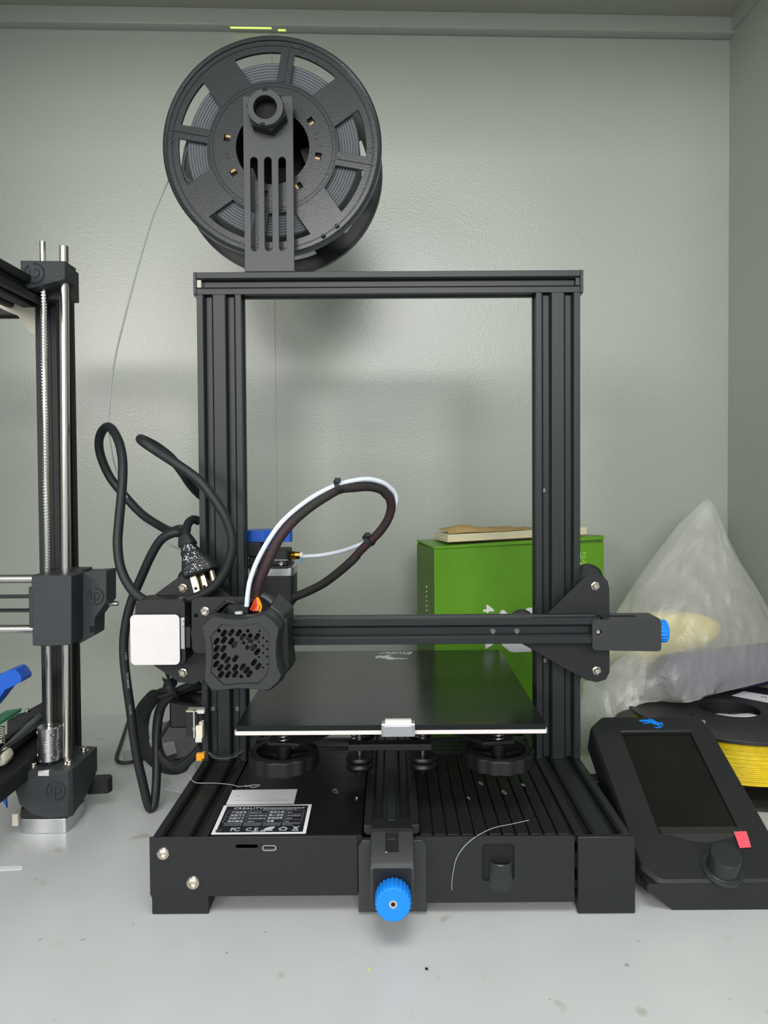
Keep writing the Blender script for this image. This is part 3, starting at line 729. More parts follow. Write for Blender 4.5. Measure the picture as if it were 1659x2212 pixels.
# ---- end-stop and cables at the left foot of the gantry
b2 = G().box(-183.5, -172.8, 128, 131.5, 84, 107).done('limit_bracket', SHEET, PR, .3)
G().box(-176.4, -174.9, 126, 131, 83.4, 107.4).done('bracket_edge', ALU, b2, .2)
G().box(-183, -168.5, 127, 138, 106.2, 107.4).done('bracket_top', CREAMM, b2, .2)
G().box(-172.6, -166.4, 126, 131, 105, 108.4).done('limit_switch', WHITE, PR, .3)
cnn = G().box(-174.2, -168.2, 126, 134, 83.2, 94.2).done('cable_plug', CREAM, PR, .4)
G().box(-174.6, -168.9, 125.6, 133, 79.4, 83.4).done('plug_lip', WHITE, cnn, .3)
for i in range(4): G().box(-171.2 + i * .5, -168, 126.4 + i * 1.4, 127.2 + i * 1.4, 94.2, 97.6).done('plug_pin', CREAMM, cnn)
button_screw((-176.0, 127.6, 91), (0, -1, 0), 1.9, b2)
G().box(-210, -173.4, 166, 208, 78, 104).done('lift_motor', SHEETD, PR, 2)
G().hexa([(-206, 160, 104), (-172.6, 140, 106), (-172.6, 210, 106), (-212, 210, 104), (-206, 160, 106.4), (-172.6, 140, 108.4), (-172.6, 210, 108.4), (-212, 210, 106.4)]).done('lift_motor_bracket', SHEETD, PR, .4)
cpl = [(-160.8,112.0,81.4),(-154.7,112.0,81.0)]
oc = G().box(-168.8, -163.6, 106, 111, 70.2, 76.4).done('orange_plug', ORANGE, PR, .5)
oc2 = G().box(-164.4, -161.4, 105, 110, 72.4, 77.4).done('plug_latch', ORANGE, oc, .4)
G().tube([(-158.3,110.0,76.9),(-153.8,108.0,74.0),(-146.2,106.0,73.5),(-138.1,106.0,75.0),(-130.5,108.0,79.9)], .55, 6, 5).done('wire', PLAST, oc)
G().tube([(-159.6,112.0,75.3),(-154.3,110.0,71.6),(-145.8,108.0,71.5),(-137.8,108.0,72.6),(-129.3,110.0,77.5)], .45, 6, 5).done('wire', FILG, oc)
rb = [(-193.9,168.0,136.5),(-208.4,172.0,123.6),(-224.6,178.0,109.0),(-239.1,186.0,92.2),(-247.7,196.0,74.4),(-249.4,204.0,53.1),(-245.4,208.0,38.5),(-233.7,206.0,28.8),(-218.0,200.0,27.9),(-201.9,192.0,34.2),(-187.8,184.0,45.4),(-181.3,180.0,53.2)]
G().tube(rb, lambda t: (8.5 if t < .45 else 7.5, .9), 10, 7, flat=(1, -.35, .9)).done('ribbon_cable', RUBB, PR, label='flat black ribbon cable curling beside the base')
combs = spline(rb, 7)
for i in range(24, 32):
    p = combs[i]; 
    G().tube([p + Vector((-7.6, 2.4, -6.6)), p + Vector((7.6, -3.6, 5.6))], .45, 5, 1).done('ribbon_ridge', PLAST, PR)
G().tube([(-184.0,168.0,119.7),(-200.4,176.0,112.1),(-216.1,182.0,102.4),(-225.2,186.0,89.0),(-228.8,188.0,70.1),(-227.3,184.0,55.6),(-219.5,176.0,45.1),(-205.4,170.0,40.7),(-190.4,164.0,49.6),(-177.8,160.0,63.3)], 4.6, 10, 6).done('motor_cable', RUBB, PR)
G().tube([(-208.8,150.0,141.3),(-205.9,158.0,124.0),(-203.3,166.0,110.7),(-203.0,172.0,95.5),(-210.1,176.0,84.5),(-220.5,180.0,68.3),(-233.8,190.0,51.2)], 1.6, 8, 6).done('thin_cable', RUBB, PR)
G().tube([(-179.6,160.0,125.4),(-194.4,166.0,117.2),(-209.4,172.0,110.3),(-221.8,176.0,105.1)], 2.2, 8, 5).done('thin_cable', RUBB, PR)

# ------------------------------------------------------------------ labels stuck on the base cover
def quad(name, p, z, th, material, parent, label=None):
    return G().hexa([(q[0], q[1], z) for q in p] + [(q[0], q[1], z + th) for q in p]).done(name, material, parent, 0, 0, label)
stk = quad('paper_sticker', [(-131.1, 52.3), (-77.4, 53.4), (-78, 79.9), (-131.8, 79.2)], 56.35, .15, STICK, cov, 'plain white paper sticker above the black nameplate')
G().box(-125.5, -122.5, 66.2, 66.8, 56.5, 56.55).done('fine_print', INKD, stk, 0, 0)
fr = G()
for i in range(26):
    x = -124 + i * 1.6
    if i in (2, 3, 14): continue
    fr.box(x, x + 1.1, 59.2, 59.8, 56.5, 56.55)
stuff(fr.done('fine_print', INKD, stk, 0, 0))
npl = quad('nameplate', [(-131.0, 4.0), (-62.3, 4.4), (-63.0, 51.6), (-132.2, 50.7)], 56.35, .2, STICK, cov, 'black nameplate with white border and white writing')
quad('nameplate_field', [(-128.2, 6.3), (-64.8, 6.7), (-65.6, 49.4), (-129.2, 48.6)], 56.55, .05, PLATE, npl)
X0 = -127.6
def np(s, x, y, size, **k): return writing('lettering', s, size, (x, y, 56.62), (1, .008, 0), (-.008, 1, 0), INKW, npl, .06, **k)
np('CREALITY', X0 + 4.5, 43.4, 4.6, bold=.05, space=1.15)
np('深圳市创想三维科技股份有限公司', X0 + 27.5, 44.2, 2.15, bold=.03)
np('Shenzhen Creality 3D Technology Co., Ltd.', X0 + 27.5, 42.2, 1.5)
rows = (('产品型号', 'Ender-3 V2', '额定功率', '350W'), ('成型尺寸', '220×220×250mm', '输入电压', '100-120V/200-240V'),
        ('机器尺寸', '475×470×620mm', '额定频率', '50/60Hz'), ('耗材直径', '1.75mm', '净重', '7.8kg'))
for r, row in enumerate(rows):
    y = 37.2 - r * 4.9
    for s_, x, sz in zip(row, (4.2, 18.4, 33.5, 47.5), (2.9, 1.9, 2.9, 1.35)): np(s_, X0 + x, y, sz, bold=.02)
for r in range(5):
    y = 40.9 - r * 4.9
    G().box(X0 + 1, X0 + 60, y - .12, y + .12, 56.6, 56.64).done('table_line', INKD, npl, 0, 0)
for x in (1, 17.2, 31.8, 46.4, 60): G().box(X0 + x - .12, X0 + x + .12, 21.3, 40.9, 56.6, 56.64).done('table_line', INKD, npl, 0, 0)
fr = G()
for y, n_ in ((19, 44), (16.8, 40)):
    for i in range(n_):
        if (i * 7) % 11 == 0: continue
        fr.box(X0 + 1.5 + i * 1.32, X0 + 2.4 + i * 1.32, y, y + 1.1, 56.6, 56.64)
stuff(fr.done('fine_print', INKD, npl, 0, 0))
np('FC', X0 + 9.0, 8.6, 6.6, bold=.1, space=.85)
np('C E', X0 + 20.4, 8.6, 6.2, bold=.08)
def mark(name, pts): return G().prism([(X0 + p[0], p[1]) for p in pts], 'z', 56.6, 56.66).done(name, INKW, npl, 0, 0)
mark('leaf_mark', [(32, 8.8), (40.5, 8.8), (40.5, 9.6), (35, 9.6), (39, 10), (41, 12.5), (41.2, 15), (38, 14.6), (35, 13), (33.6, 10.4), (34.2, 9.6), (32, 9.6)])
G().prism([(X0 + a, b) for a, b in ((44, 11.5), (47.8, 14.8), (51.6, 11.5), (50.4, 11.5), (50.4, 8.9), (45.2, 8.9), (45.2, 11.5))], 'z', 56.6, 56.66,
          [[(X0 + a, b) for a, b in ((46, 9.7), (49.6, 9.7), (49.6, 12), (47.8, 13.6), (46, 12))]]).done('house_mark', INKW, npl, 0, 0)
mark('bin_mark', [(54.6, 8.6), (59.4, 8.6), (59.4, 9.4), (54.6, 9.4)])
mark('bin_mark', [(54.4, 15), (55.2, 15.4), (57, 13.4), (58.8, 15.4), (59.6, 15), (57.7, 12.6), (59, 10.4), (58, 10.2), (57, 11.6), (56, 10.2), (55, 10.4), (56.3, 12.6)])
np('Made in China', X0 + 25, 6.9, 1.8, bold=.03)
for x, y, s_ in ((-46, 75, 2.2), (75, 88, 1.6), (92, 70, 1.8), (110, 84, 1.2), (-95, 105, .8), (62, 60, 1.0)):
    p = [(x + s_ * math.cos(t * 1.9) * (1 + .5 * math.sin(t * 3)), y + s_ * 2 * math.sin(t * 1.3), (56.7 if x < 0 else 56.9) + .12 * (t % 3)) for t in range(7)]
    G().tube(p, .12, 5, 4).done('plastic_shred', FILC, PR)

# ------------------------------------------------------------------ the filament spool on top of the printer
SPC = (-105.4, 617.6)
sp = thing('filament_spool', 'black spool of dark grey filament hanging on the holder above the gantry', 'filament spool', (SPC[0], 158, SPC[1]))
def flange_holes(ws, ns, r0, r1):
    out = []
    for k in range(4):
        for a, b, oa, ob in ((35, 80, ws, ns), (80, 125, ns, ws)):
            a_, b_ = math.radians(a + 90 * k), math.radians(b + 90 * k)
            def arc(r, n, rev=False):
                t0, t1 = a_ + math.asin(oa / r), b_ - math.asin(ob / r)
                q = [(SPC[0] + r * math.cos(t0 + (t1 - t0) * i / n), SPC[1] + r * math.sin(t0 + (t1 - t0) * i / n)) for i in range(n + 1)]
                return q[::-1] if rev else q
            out.append(arc(r1, 10) + arc(r0, 8, True))
    return out
C64 = lambda r, n=72: circ(SPC[0], SPC[1], r, n)
notch = []
for a in (34, -11, -56, 168, 212, 259):
    t = math.radians(a); c, s_ = math.cos(t), math.sin(t); q = (SPC[0] + 42.5 * c, SPC[1] + 42.5 * s_)
    notch.append([(q[0] + x * c - y * s_, q[1] + x * s_ + y * c) for x, y in ((-2.8, -3), (2.8, -3), (2.8, 3), (-2.8, 3))])
hls = flange_holes(17.5, 6.3, 60, 86) + notch
for x, y in ((696, 509), (725, 488)):
    hls.append(circ(SPC[0] + (x - 589) * .4292, SPC[1] - (y - 320) * .4292, 2.2, 12))
ff = G().prism(C64(97), 'y', 157.6, 160.6, hls + [C64(33.5, 48)]).done('front_flange', SPOOLP, sp, .25)
G().lathe((SPC[0], 0, SPC[1]), (0, 1, 0), [(96.5, 156.4), (98.8, 155.4), (100.2, 156.2), (100.2, 161.6), (98.5, 162.4), (96.5, 161.2), (96.5, 156.4)], 96).done('flange_rim', SPOOLP, ff)
G().lathe((SPC[0], 0, SPC[1]), (0, 1, 0), [(91.5, 157.7), (92, 157), (92.6, 157), (93, 157.7)], 90).done('flange_ring', SPOOLP, ff)
for r_ in (55.2, 58.2):
    G().lathe((SPC[0], 0, SPC[1]), (0, 1, 0), [(r_ - .8, 157.7), (r_ - .3, 157.35), (r_ + .3, 157.35), (r_ + .8, 157.7)], 80).done('flange_ring', SPOOLP, ff)
for k in range(4):
    t = math.radians(80 + 90 * k); c, s_ = math.cos(t), math.sin(t)
    G().hexa([(SPC[0] + r_ * c - w_ * s_, y_, SPC[1] + r_ * s_ + w_ * c) for y_ in (156.7, 157.8) for r_, w_ in ((60, -.7), (95, -.7), (95, .7), (60, .7))]).done('spoke_ridge', SPOOLP, ff)
for x, y in ((654, 115), (373, 304), (800, 328), (520, 524), (682, 297), (492, 337)):
    G().lathe((SPC[0] + (x - 589) * .4292, 157.7, SPC[1] - (y - 320) * .4292), (0, -1, 0), [(2.7, 0), (2.7, .7), (2.0, .7), (2.0, .2), (0, .2)], 20).done('moulding_mark', SPOOLP, ff)
for a in (34, -11, -56, 168, 212, 259):
    t = math.radians(a - 3); q = (SPC[0] + 42.0 * math.cos(t), SPC[1] + 42.0 * math.sin(t)); c, s_ = math.cos(t), math.sin(t)
    G().hexa([(q[0] + x * c - y * s_, y3, q[1] + x * s_ + y * c) for y3 in (158.3, 161.0) for x, y in ((-2.4, -1.6), (2.4, -1.6), (2.4, 1.4), (-2.4, 1.4))]).done('card_tab', TAN, sp, .2)
bf = G().prism(C64(97.5), 'y', 216.6, 219.6, flange_holes(17.5, 6.3, 60, 86) + [C64(33.5, 48)]).done('back_flange', SPOOLB, sp, .25)
G().lathe((SPC[0], 0, SPC[1]), (0, 1, 0), [(97, 215.4), (100.2, 215.2), (100.2, 221), (98, 221.6), (97, 220.6), (97, 215.4)], 96).done('flange_rim', SPOOLB, bf)
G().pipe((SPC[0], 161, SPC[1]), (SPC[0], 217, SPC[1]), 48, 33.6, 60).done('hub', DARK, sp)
G().cyl((SPC[0], 216, SPC[1]), (SPC[0], 218, SPC[1]), 33.8, 48).done('hub_shade_disc', DARK, sp)  # dark disc added to close the hub so that its hole stays dark
# hub cross web seen through the hole
for a in (20, 110, 200, 290):
    t = math.radians(a); c, s_ = math.cos(t), math.sin(t)
    G().hexa([(SPC[0] + r_ * c - w_ * s_, y_, SPC[1] + r_ * s_ + w_ * c) for y_ in (196, 199) for r_, w_ in ((24, -7), (34, -7), (34, 7), (24, 7))]).done('hub_web', SPOOLB, sp, .5)
# wound filament: rounded turns on the faces and on the outside
prof = [(48.2, 163)]
r_ = 48.2
while r_ < 78.5:
    for f, d in ((.15, -.55), (.5, -.95), (.85, -.55), (1, 0)): prof.append((r_ + 2.55 * f, 163.2 + d))
    r_ += 2.55
y_ = 163.2
while y_ < 213.5:
    for f, d in ((.15, .5), (.5, .85), (.85, .5), (1, 0)): prof.append((r_ + d, y_ + 2.0 * f))
    y_ += 2.0
prof += [(r_, y_), (48.2, y_)]
stuff(G().lathe((SPC[0], 0, SPC[1]), (0, 1, 0), prof, 96).done('wound_filament', FILG, sp, 0, 60))
strand = [(-201.7,172.0,613.1),(-204.5,172.0,601.5),(-206.9,174.0,593.7),(-222.0,176.0,560.9),(-236.1,177.0,517.9),(-245.1,177.0,486.2),(-252.1,176.0,458.5),(-258.1,175.0,433.5),(-262.2,172.0,403.5),(-263.6,168.0,370.9),(-263.5,168.0,359.6),(-263.9,176.0,339.0),(-263.8,188.0,320.2),(-256.2,192.0,297.1),(-246.9,190.0,283.6),(-233.7,186.0,266.3),(-222.2,184.0,256.9),(-211.6,184.0,250.2),(-200.9,184.0,246.1),(-180.0,184.0,240.1),(-144.3,184.0,236.3),(-131.8,184.0,235.3)]
G().tube(strand, .88, 8, 8).done('filament_strand', FILC, sp, label='single grey strand running down from the spool to the extruder')
G().tube([(-189.2,168.0,621.1),(-184.2,169.0,630.9),(-187.5,168.0,617.7),(-190.0,167.0,604.5),(-187.6,167.0,594.2),(-183.6,168.0,591.2)], .88, 8, 6).done('filament_strand', FILG, sp)

# ------------------------------------------------------------------ power cord with its plug
pc = thing('power_cord', 'black power cord with three-pin plug looped over the left of the printer', 'power cord', (-226, 158, 0))
cord = [(-175.1,150.0,275.2),(-179.1,146.0,277.2),(-181.6,138.0,274.3),(-181.5,130.0,267.4),(-180.7,124.0,260.5)]
back = [(-175.1,178.0,293.9),(-180.5,170.0,300.3),(-185.5,160.0,309.2),(-188.8,148.0,319.5),(-196.2,138.0,332.8),(-206.0,130.0,342.5),(-213.1,122.0,347.5),(-215.2,114.0,349.1),(-209.8,105.0,345.9),(-197.9,102.0,338.2),(-180.0,98.0,327.0),(-160.9,96.0,313.2),(-149.1,95.0,299.1),(-138.8,95.0,282.6),(-133.7,96.0,266.9),(-133.7,97.0,253.1),(-139.1,99.0,237.2),(-149.1,101.0,223.5),(-161.9,104.0,214.8),(-179.4,107.0,208.8),(-197.2,110.0,205.2),(-216.9,114.0,210.7),(-229.0,118.0,221.5),(-237.2,121.0,237.5),(-240.4,124.0,257.2),(-240.0,127.0,276.6),(-238.6,131.0,303.6),(-239.6,137.0,328.9),(-246.0,146.0,348.0),(-258.3,160.0,361.7),(-269.0,172.0,362.5),(-278.1,182.0,353.1),(-280.4,190.0,338.2),(-274.5,196.0,317.6),(-261.2,196.0,299.8),(-241.8,190.0,280.9),(-220.8,180.0,269.3),(-207.2,170.0,265.0),(-196.2,158.0,267.6),(-188.5,146.0,268.0),(-189.6,138.0,266.0),(-195.7,136.0,265.4),(-206.4,138.0,259.5),(-216.7,142.0,245.3),(-227.6,146.0,224.2),(-236.5,149.0,205.9),(-242.3,150.0,187.8),(-245.5,150.0,168.5),(-245.8,150.0,148.8),(-244.0,151.0,125.3),(-241.8,153.0,101.4),(-240.1,155.0,77.3),(-237.3,157.0,52.6),(-233.1,159.0,28.1),(-229.8,160.0,11.0),(-227.2,161.0,4.4),(-224.3,163.0,7.9),(-223.6,167.0,22.0),(-225.0,174.0,37.0),(-227.5,182.0,60.9),(-226.2,186.0,82.2),(-219.7,186.0,98.5),(-202.8,184.0,107.5),(-187.0,184.0,112.4),(-177.6,186.0,113.6)]
G().tube(back, 4.15, 14, 7).done('cord', RUBB, pc)
G().tube(cord, 3.9, 12, 6).done('cord', RUBB, pc)
cp_ = [(-240.1,145.0,153.4),(-239.0,146.0,137.4),(-237.9,147.0,120.9),(-237.2,149.0,105.2)]
def cord_text(s, p, q, size):
    p, q = Vector(p), Vector(q); d = (q - p).normalized(); n = Vector((0, -1, 0))
    writing('cord_print', s, size, p, d, n.cross(d), INKD, pc, .05)
cw = [(-240.9,145.2,149.1),(-242.6,145.2,166.2),(-239.8,146.2,122.4),(-241.3,145.6,146.9),(-238.9,149.0,96.7),(-240.4,146.4,126.2)]
cord_text('VW-1', cw[0], cw[1], 2.9); cord_text('E83888 (UL)', cw[2], cw[3], 2.9); cord_text('18AWG', cw[4], cw[5], 2.9)
# moulded plug: strain relief, body, two blades and a ground pin
A_, B_ = Vector((-170.5, 122, 256)), Vector((-161.5, 111, 226.5))
pl_ = [(-182.7,122.0,258.2),(-175.4,124.0,263.7),(-169.4,124.0,256.3),(-163.5,120.0,250.1),(-147.1,112.0,246.0),(-143.4,106.0,240.3),(-148.9,102.0,232.9),(-168.1,100.0,231.7),(-176.3,110.0,239.2),(-180.3,116.0,247.4)]
ax = Vector((.30, -.22, -.93)).normalized()
sd = Vector((.95, -.10, .30)); sd = (sd - ax * sd.dot(ax)).normalized(); nn = ax.cross(sd)
o0 = Vector([(-179.7,123.0,260.6)][0])
def pp(a, s_, n_): return o0 + ax * a + sd * s_ + nn * n_
def sec(a, hw, hn, ofs=0):
    return [pp(a, ofs + hw * math.copysign(abs(math.cos(t)) ** .55, math.cos(t)), hn * math.copysign(abs(math.sin(t)) ** .55, math.sin(t))) for t in [2 * math.pi * i / 20 for i in range(20)]]
G().loft([sec(-4, 5, 5), sec(2, 7, 6.5, .3), sec(5, 7.6, 7, .5), sec(6, 6.2, 6, .6), sec(9, 6.8, 6.2, 1.2), sec(11, 8.4, 7, 1.6), sec(16, 9.6, 8.2, 3.2), sec(22, 13.0, 9.4, 4.6), sec(28, 15.2, 10.2, 5.6), sec(32.5, 15, 10.2, 5.8), sec(33.4, 13.6, 9.2, 5.8)]).done('plug', RUBB, pc, 0, 50)
for s0, n0 in ((-1.5, 2.2), (4.0, -3.6)):
    G().hexa([pp(33, s0 - 3.2, n0 - .8), pp(33, s0 + 3.2, n0 - .8), pp(33, s0 + 3.2, n0 + .8), pp(33, s0 - 3.2, n0 + .8),
              pp(49.5, s0 - 3.2, n0 - .8), pp(49.5, s0 + 3.2, n0 - .8), pp(49.5, s0 + 3.2, n0 + .8), pp(49.5, s0 - 3.2, n0 + .8)]).done('plug_blade', PIN, pc, .6)
    for k in (-1, 1):
        G().cyl(pp(44.5, s0, n0 + k * .7), pp(44.5, s0, n0 + k * .95), 1.5, 12).done('blade_hole', DARK, pc)
G().lathe(pp(33, 14.5, -1), ax, [(2.5, 0), (2.5, 14.5), (1.9, 17), (0, 18.4)], 16).done('ground_pin', PIN, pc)
rnd = random.Random(4); fl_ = G()
for i in range(150):
    a = rnd.uniform(6, 31); w = 3.6 + (a - 6) * .38; s_ = rnd.uniform(-w, w) + 1 + a * .16
    q = pp(a, s_, (8.5 + (a - 16) * .155 if a > 14 else 6.9) * (1 - .16 * (abs(s_ - 1 - a * .16) / w) ** 3))
    r0 = rnd.choice((.25, .32, .4, .6))
    fl_.lathe(q, nn, [(0, -.6), (r0, 0), (r0 * .6, .25), (0, .3)], 6)
stuff(fl_.done('paint_flecks', PAPER, pc, 0, 60))

# ------------------------------------------------------------------ tilted control panel on the right
TH = math.atan(.4245)
cpn = thing('control_panel', 'black tilted control panel with dark screen and round knob beside the printer', 'control panel', (183, 0, 20.6))
cpn['_local'] = 1
cpn.rotation_euler = (TH, 0, 0)
out = [(10, 0), (101, 0), (111, 8), (111, 162), (97, 176), (15, 176), (0, 161), (0, 14)]
bodyp = G()
def pr_(z, f): return [(55.5 + (p[0] - 55.5) * f, 88 + (p[1] - 88) * f, z) for p in rpoly(out, 9, 4)]
low = lambda z: [(p[0], max(p[1], 6), z) for p in rpoly(out, 9, 4)]
bodyp.loft([[(p[0], p[1] + (9 if p[1] < 60 else 0), -24) for p in rpoly(out, 9, 4)], pr_(-6, 1.0), pr_(-2.2, .995), pr_(0, .965)], True, False)
scr = [(26.6,152.7),(90.0,152.7),(87.2,42.4),(24.2,42.5)]
S0 = [(33.5, 52), (89.5, 52), (89.5, 163.5), (33.5, 163.5)]
S0 = [(scr[3][0], scr[3][1]), (scr[2][0], scr[3][1]), (scr[1][0], scr[0][1]), (scr[0][0], scr[0][1])]
bodyp.prism([(p[0], p[1]) for p in pr_(0, .965)], 'z', -3, 0, [S0])
bodyp.done('panel_body', PLASTM, cpn, .0, 40)
# thicker foot and chin at the front edge
chin = G()
ca, sa = math.cos(TH), math.sin(TH)
def loc(y, z): return (y * ca + z * sa, -y * sa + z * ca)       # world offset -> panel coordinates
q = [loc(0, 0), loc(0, -20.4), loc(58, -20.4), loc(58, 14)]
ft = G()
ft.prism(rpoly([(20, -20.4), (104, -20.4), (110, -12), (110, -1.2), (1.5, -1.2), (1.5, -6)], 2, 3), 'y', 1.0, 40)
for v in ft.bm.verts:
    y, z = v.co.y, v.co.z
    if z > -19: pass
    a, b = loc(y, min(z, z)); v.co.y, v.co.z = a, b
ft.done('panel_foot', PLASTM, cpn, .8)
sp_ = G().prism([(120, -34), (150, -34), (150, -10), (120, -10)], 'x', 12, 90)
sp_.done('panel_stand', PLASTM, cpn, 1)
G().prism([loc(60, -20.4), loc(84, -20.4), loc(110, 24), loc(60, 10)], 'x', 18, 96).done('panel_stand', PLASTM, cpn, 1)
G().hexa([(-9, 118, -36), (8, 118, -36), (8, 128, -36), (-9, 128, -36), (-9, 118, -24), (8, 118, -24), (8, 128, -24), (-9, 128, -24)]).done('mounting_arm', SHEET, cpn, .6)
G().prism([(p[0], p[1]) for p in S0], 'z', -2.6, -1.6).done('screen', SCREEN, cpn, .2)
G().box(S0[3][0] - .5, S0[2][0] + 1.5, S0[2][1] + .2, S0[2][1] + 2.4, -.4, 1.4).done('screen_lip', PLAST, cpn, .7)
# protective film that has lifted along its lower edge
g_ = []
for j in range(5):
    f = .92 + .08 * j / 4; row = []
    for i in range(13):
        u = i / 12
        x = S0[0][0] + 1 + (S0[1][0] - S0[0][0] - 2) * u
        y = S0[3][1] - 2 - f * (S0[3][1] - S0[0][1] + 1)
        z = .35
        if f > .82:
            k = max(0, (f - .92) / .08); z += k * (3.0 - 2.2 * math.sin(math.pi * u)); y -= k * 6.5 * math.sin(math.pi * u) ** 2; x += (k * 3 if u > .7 else 0)
        row.append((x, y, z))
    g_.append(row)
G().sheet(g_, .15).done('protective_film', FILM, cpn)
rt_ = [(81.5,42.5),(91.4,42.8),(89.1,29.0),(80.0,28.2)]
G().sheet([[(rt_[0][0], rt_[0][1], 1.6), (rt_[1][0], rt_[1][1], 1.6)], [((rt_[0][0] + rt_[3][0]) / 2, (rt_[0][1] + rt_[3][1]) / 2, 1.5), ((rt_[1][0] + rt_[2][0]) / 2, (rt_[1][1] + rt_[2][1]) / 2, 1.5)], [(rt_[3][0], rt_[3][1], .8), (rt_[2][0], rt_[2][1], .8)]], .25).done('pull_tab', RED, cpn, label='red pull tab of the screen film')
kc = [(59.5,10.1)][0]
kb_ = G().lathe((kc[0], kc[1], 0), (0, 0, 1), [(14.5, 0), (14.5, 1.2), (12.8, 2.2), (12.8, 2.6), (11.4, 3.0), (11.2, 15.4), (10.6, 16.4), (9.6, 16.6), (0, 15.6)], 44).done('dial_knob', SPOOLP, cpn, 0, 30)
for k in range(14):
    t = math.radians(215 + k * 8); G().lathe((kc[0] + 13.4 * math.cos(t), kc[1] + 13.4 * math.sin(t), 1.8), (0, 0, 1), [(.8, 0), (.6, .6), (0, .8)], 8).done('dial_stud', PLAST, kb_)
em = [(47.3,168.6),(49.8,169.2),(53.0,169.6),(57.0,169.7),(58.1,169.4),(57.4,171.7),(58.4,171.4),(59.1,169.4),(59.7,169.1),(60.2,171.4),(60.8,171.2),(61.2,169.1),(62.5,168.2),(64.2,165.8),(65.5,165.2),(67.0,165.3),(67.5,166.4),(68.2,165.2),(68.3,162.5),(68.2,161.3),(67.5,161.3),(66.4,163.1),(64.8,163.7),(64.6,161.9),(65.6,160.5),(66.9,160.7),(66.1,159.6),(63.4,158.4),(60.7,158.3),(59.4,159.4),(58.5,160.2),(61.1,159.5),(63.2,159.7),(64.0,160.1),(63.1,161.7),(61.2,162.9),(59.3,163.5),(58.3,164.1),(60.0,164.9),(58.9,165.2),(56.8,165.1),(54.5,164.5),(51.9,164.1),(49.8,164.6),(52.3,165.3),(54.7,165.9),(55.6,166.5),(54.4,166.7),(51.6,166.6),(49.1,167.0),(47.9,167.9)]
G().prism(em, 'z', .02, .25).done('emblem', BLUE, cpn, 0, 0, label='blue dragon-head emblem above the screen')
pin = [(109.4,167.7)][0]
cap_screw((pin[0] - 1.5, pin[1], -2), (0, 0, 1), 1.8, 2, cpn)

# ------------------------------------------------------------------ green box with a notepad on its lid
bx = thing('cardboard_box', 'tall bright green cardboard box standing behind the right gantry post', 'box', (50, 310, 0))
bx['_local'] = 1
bx.rotation_euler = (0, 0, math.radians(16.0))
BW, BD, BH = 219.0, 64.0, 233.0
G().box(0, BW, 0, .6, 0, BH).done('front_panel', GREEN, bx, .3)
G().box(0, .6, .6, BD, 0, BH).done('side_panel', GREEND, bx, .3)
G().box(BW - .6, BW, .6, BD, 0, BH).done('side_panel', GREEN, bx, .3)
G().box(.6, BW - .6, BD - .6, BD, 0, BH + 2).done('back_panel', GREEN, bx, .3)
ld = G().hexa([(-.5, -1.5, BH - 1), (BW - .5, -2.2, BH + 3.5), (BW - .5, BD, BH + 3), (-.5, BD, BH + 3),
               (-.5, -1.2, BH + 2.2), (BW - .5, -1.6, BH + 9), (BW - .5, BD, BH + 6), (-.5, BD, BH + 5)])
ld.done('lid', GREEN, bx, 1.0)
G().hexa([(1, .2, BH - 3), (BW - 1, .2, BH - 2), (BW - 1, 6, BH), (1, 6, BH), (1, .2, BH), (BW - 1, .2, BH + 3), (BW - 1, 6, BH + 3), (1, 6, BH + 1)]).done('lid_gap_shade', GREEND, bx)  # dark strip standing in for the shade in the gap under the lid
# printing on the front: text reads downwards
RB = math.radians(16)
def bxl(p):                                   # world point on the front -> box coordinates
    dx, dy = p[0] - 50, p[1] - 310
    return (dx * math.cos(RB) + dy * math.sin(RB), p[2])
def front_shape(name, px, m_=WHITEC):
    G().prism(px, 'y', -.25, 0).done(name, m_, bx, 0, 0)
FT4 = [(60.3, 165.0)]
FBIG = [(81.1, 139.1), (80.8, 154.9), (82.1, 157.4), (84.9, 158.1), (87.2, 157.3), (92.3, 151.3), (97.8, 144.9), (109.5, 128.7), (120.4, 120.2), (120.8, 106.3), (97.7, 107.1), (93.1, 108.8), (83.8, 116.3), (81.1, 126.3)]
FBAR = [(60.5, 153.8), (74.2, 153.2), (74.2, 149.8), (60.5, 150.4)]
FTRI = [(62.0, 121.2), (71.8, 120.5), (71.8, 117.6), (62.6, 113.5)]
FRND = [(113.8, 156.5), (115.7, 158.3), (118.5, 158.8), (126.1, 158.4), (126.1, 146.7), (120.0, 151.4)]
FFIL = [(189.3, 222.5)]
FCOL = [(187.4, 221.7, 2.6), (187.4, 218.0, 2.8), (187.7, 210.2, 2.8), (188.1, 205.9, 7)]
writing('lettering', '4', 18.6, (FT4[0][0], -.02, FT4[0][1]), (0, 0, -1), (1, 0, 0), WHITEC, bx, .2, bold=.45)
front_shape('printed_shape', [(p[0], p[1]) for p in FBIG])
front_shape('printed_shape', [(p[0], p[1]) for p in FBAR])
front_shape('printed_shape', [(p[0], p[1]) for p in FRND])
front_shape('printed_shape', [(p[0], p[1]) for p in FTRI])
writing('lettering', 'FILAMENT', 7.6, (FFIL[0][0], -.02, FFIL[0][1]), (0, 0, -1), (1, 0, 0), LGREEN, bx, .2, space=1.05)
for p in FCOL:
    G().prism(rrect(p[0] - 9, p[1] - p[2], p[0], p[1], 1.6), 'y', -.25, 0).done('printed_shape', WHITEC, bx, 0, 0)
for i in range(9):
    z = 187 - i * 5.6
    G().prism([(26, z), (29.2, z - 1.3), (29.2, z - 3.2), (26, z - 1.9)], 'x', -.2, 0).done('side_print', WHITEC, bx, 0, 0)
